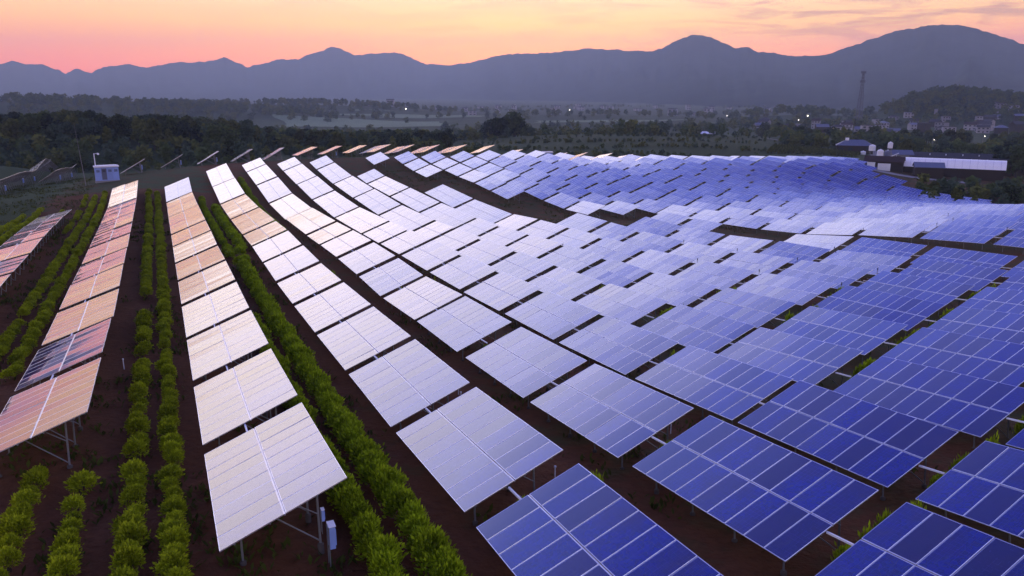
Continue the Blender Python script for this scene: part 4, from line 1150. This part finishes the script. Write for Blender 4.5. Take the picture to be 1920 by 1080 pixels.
# farm track (pale concrete)
def strip(name, pts_, w, material, dz=0.06):
    P_ = []
    for (ax, ay), (bx, by) in zip(pts_[:-1], pts_[1:]):
        n = max(2, int(math.hypot(bx - ax, by - ay) / 2.5))
        for i in range(n): P_.append((ax + (bx - ax) * i / n, ay + (by - ay) * i / n))
    P_.append(pts_[-1]); P_ = np.array(P_)
    for _ in range(6): P_[1:-1] = (P_[:-2] + 2 * P_[1:-1] + P_[2:]) / 4
    T_ = np.gradient(P_, axis=0); T_ /= np.linalg.norm(T_, axis=1)[:, None]
    Nn = np.stack([-T_[:, 1], T_[:, 0]], -1)
    m_ = MB(); prev = None
    for s_ in (-1, -0.33, 0.33, 1):
        q = P_ + Nn * w / 2 * s_
        h_ = ground(q[:, 0], q[:, 1]) + dz
        cur = [(float(a_), float(b_), float(c_)) for (a_, b_), c_ in zip(q, h_)]
        if prev:
            for i in range(len(cur) - 1): m_.quad(prev[i], prev[i + 1], cur[i + 1], cur[i])
        prev = cur
    o_ = obj(name, m_.mesh(name, [material])); o_['kind'] = 'structure'
    return o_
strip('farm_track', [(px_at(p_, q_), q_) for p_, q_ in [(1640, 420), (1648, 370), (1640, 325), (1622, 296), (1622, 282), (1642, 272), (1690, 262), (1760, 258), (1830, 256)]], 5.5, M['concrete'], 0.12)
strip('field_path', [(px_at(p_, q_), q_) for p_, q_ in [(1440, 470), (1500, 432), (1560, 412), (1612, 404)]], 2.2, M['concrete'], 0.15)
# fields on the plain; the pale colour also paints in valley mist
M['field'] = plain('pale_field_mist', (0.16, 0.21, 0.11), 0.95, 0, 0.15, 0.02, 0.1)
M['field2'] = plain('green_crop_field', (0.07, 0.11, 0.04), 0.95, 0, 0.2, 0.02, 0.1)
for (pa, pb, ya, yb, mm) in ((520, 835, 1130, 1330, 'field'), (560, 900, 1450, 1640, 'field'), (960, 1190, 640, 700, 'field2'), (150, 420, 1900, 2200, 'field'), (1000, 1300, 1250, 1400, 'field')):
    m_ = MB(); n = 14
    rows_ = []
    for j in range(5):
        yy = ya + (yb - ya) * j / 4
        xs = [px_at(pa + (pb - pa) * i / n + 12 * math.sin(j * 1.3), yy + 25 * math.sin(i * 0.5)) for i in range(n + 1)]
        ys_ = [yy + 14 * math.sin(i * 0.6 + j) for i in range(n + 1)]
        hs_ = ground(np.array(xs), np.array(ys_)) + 0.6
        rows_.append(list(zip(map(float, xs), map(float, ys_), map(float, hs_))))
    for j in range(4):
        for i in range(n): m_.quad(rows_[j][i], rows_[j][i + 1], rows_[j + 1][i + 1], rows_[j + 1][i])
    obj('field', m_.mesh('field', [M[mm]]))['kind'] = 'structure'
# rows of crops on the terraced field
mb = MB()
for i in range(26):
    px = 1446 + i * 6.6
    for y in np.arange(345, 408, 1.1):
        x = px_at(px + (y - 370) * 0.25, y)
        for q in range(2):
            a_ = rng.uniform(0, 6.28); s_ = rng.uniform(0.35, 0.7)
            mb.quad((x + rng.normal() * 0.2, y, -0.1), (x + math.cos(a_) * s_, y + math.sin(a_) * s_, 0.5), (x + math.cos(a_) * s_ * 0.4, y, 1.15), (x - math.cos(a_) * s_, y - math.sin(a_) * s_, 0.5))
v_ = np.array(mb.v); hz = ground(v_[:, 0], v_[:, 1]); v_[:, 2] += hz; mb.v = v_.tolist()
tag(obj('crop_rows', mb.mesh('crop_rows', [M['leafB']])), 'dark green rows of crops on the terraced field', 'crops', None, 'stuff')

# ------------------------------------------------------------------ haze
m, t = mat('haze_air')
pv = t.n('ShaderNodeVolumePrincipled')
pv.inputs['Color'].default_value = (*HAZE_COLOR, 1)
pv.inputs['Density'].default_value = HAZE
pv.inputs['Anisotropy'].default_value = 0.35
o = t.n('ShaderNodeOutputMaterial'); t.l(pv.outputs[0], o.inputs['Volume'])
b_ = MB(); b_.box(-9100, 9100, -460, 9500, -28, 640)
hz_ = obj('haze', b_.mesh('haze', [m])); hz_['kind'] = 'stuff'; hz_['label'] = 'thin evening haze over the valley'
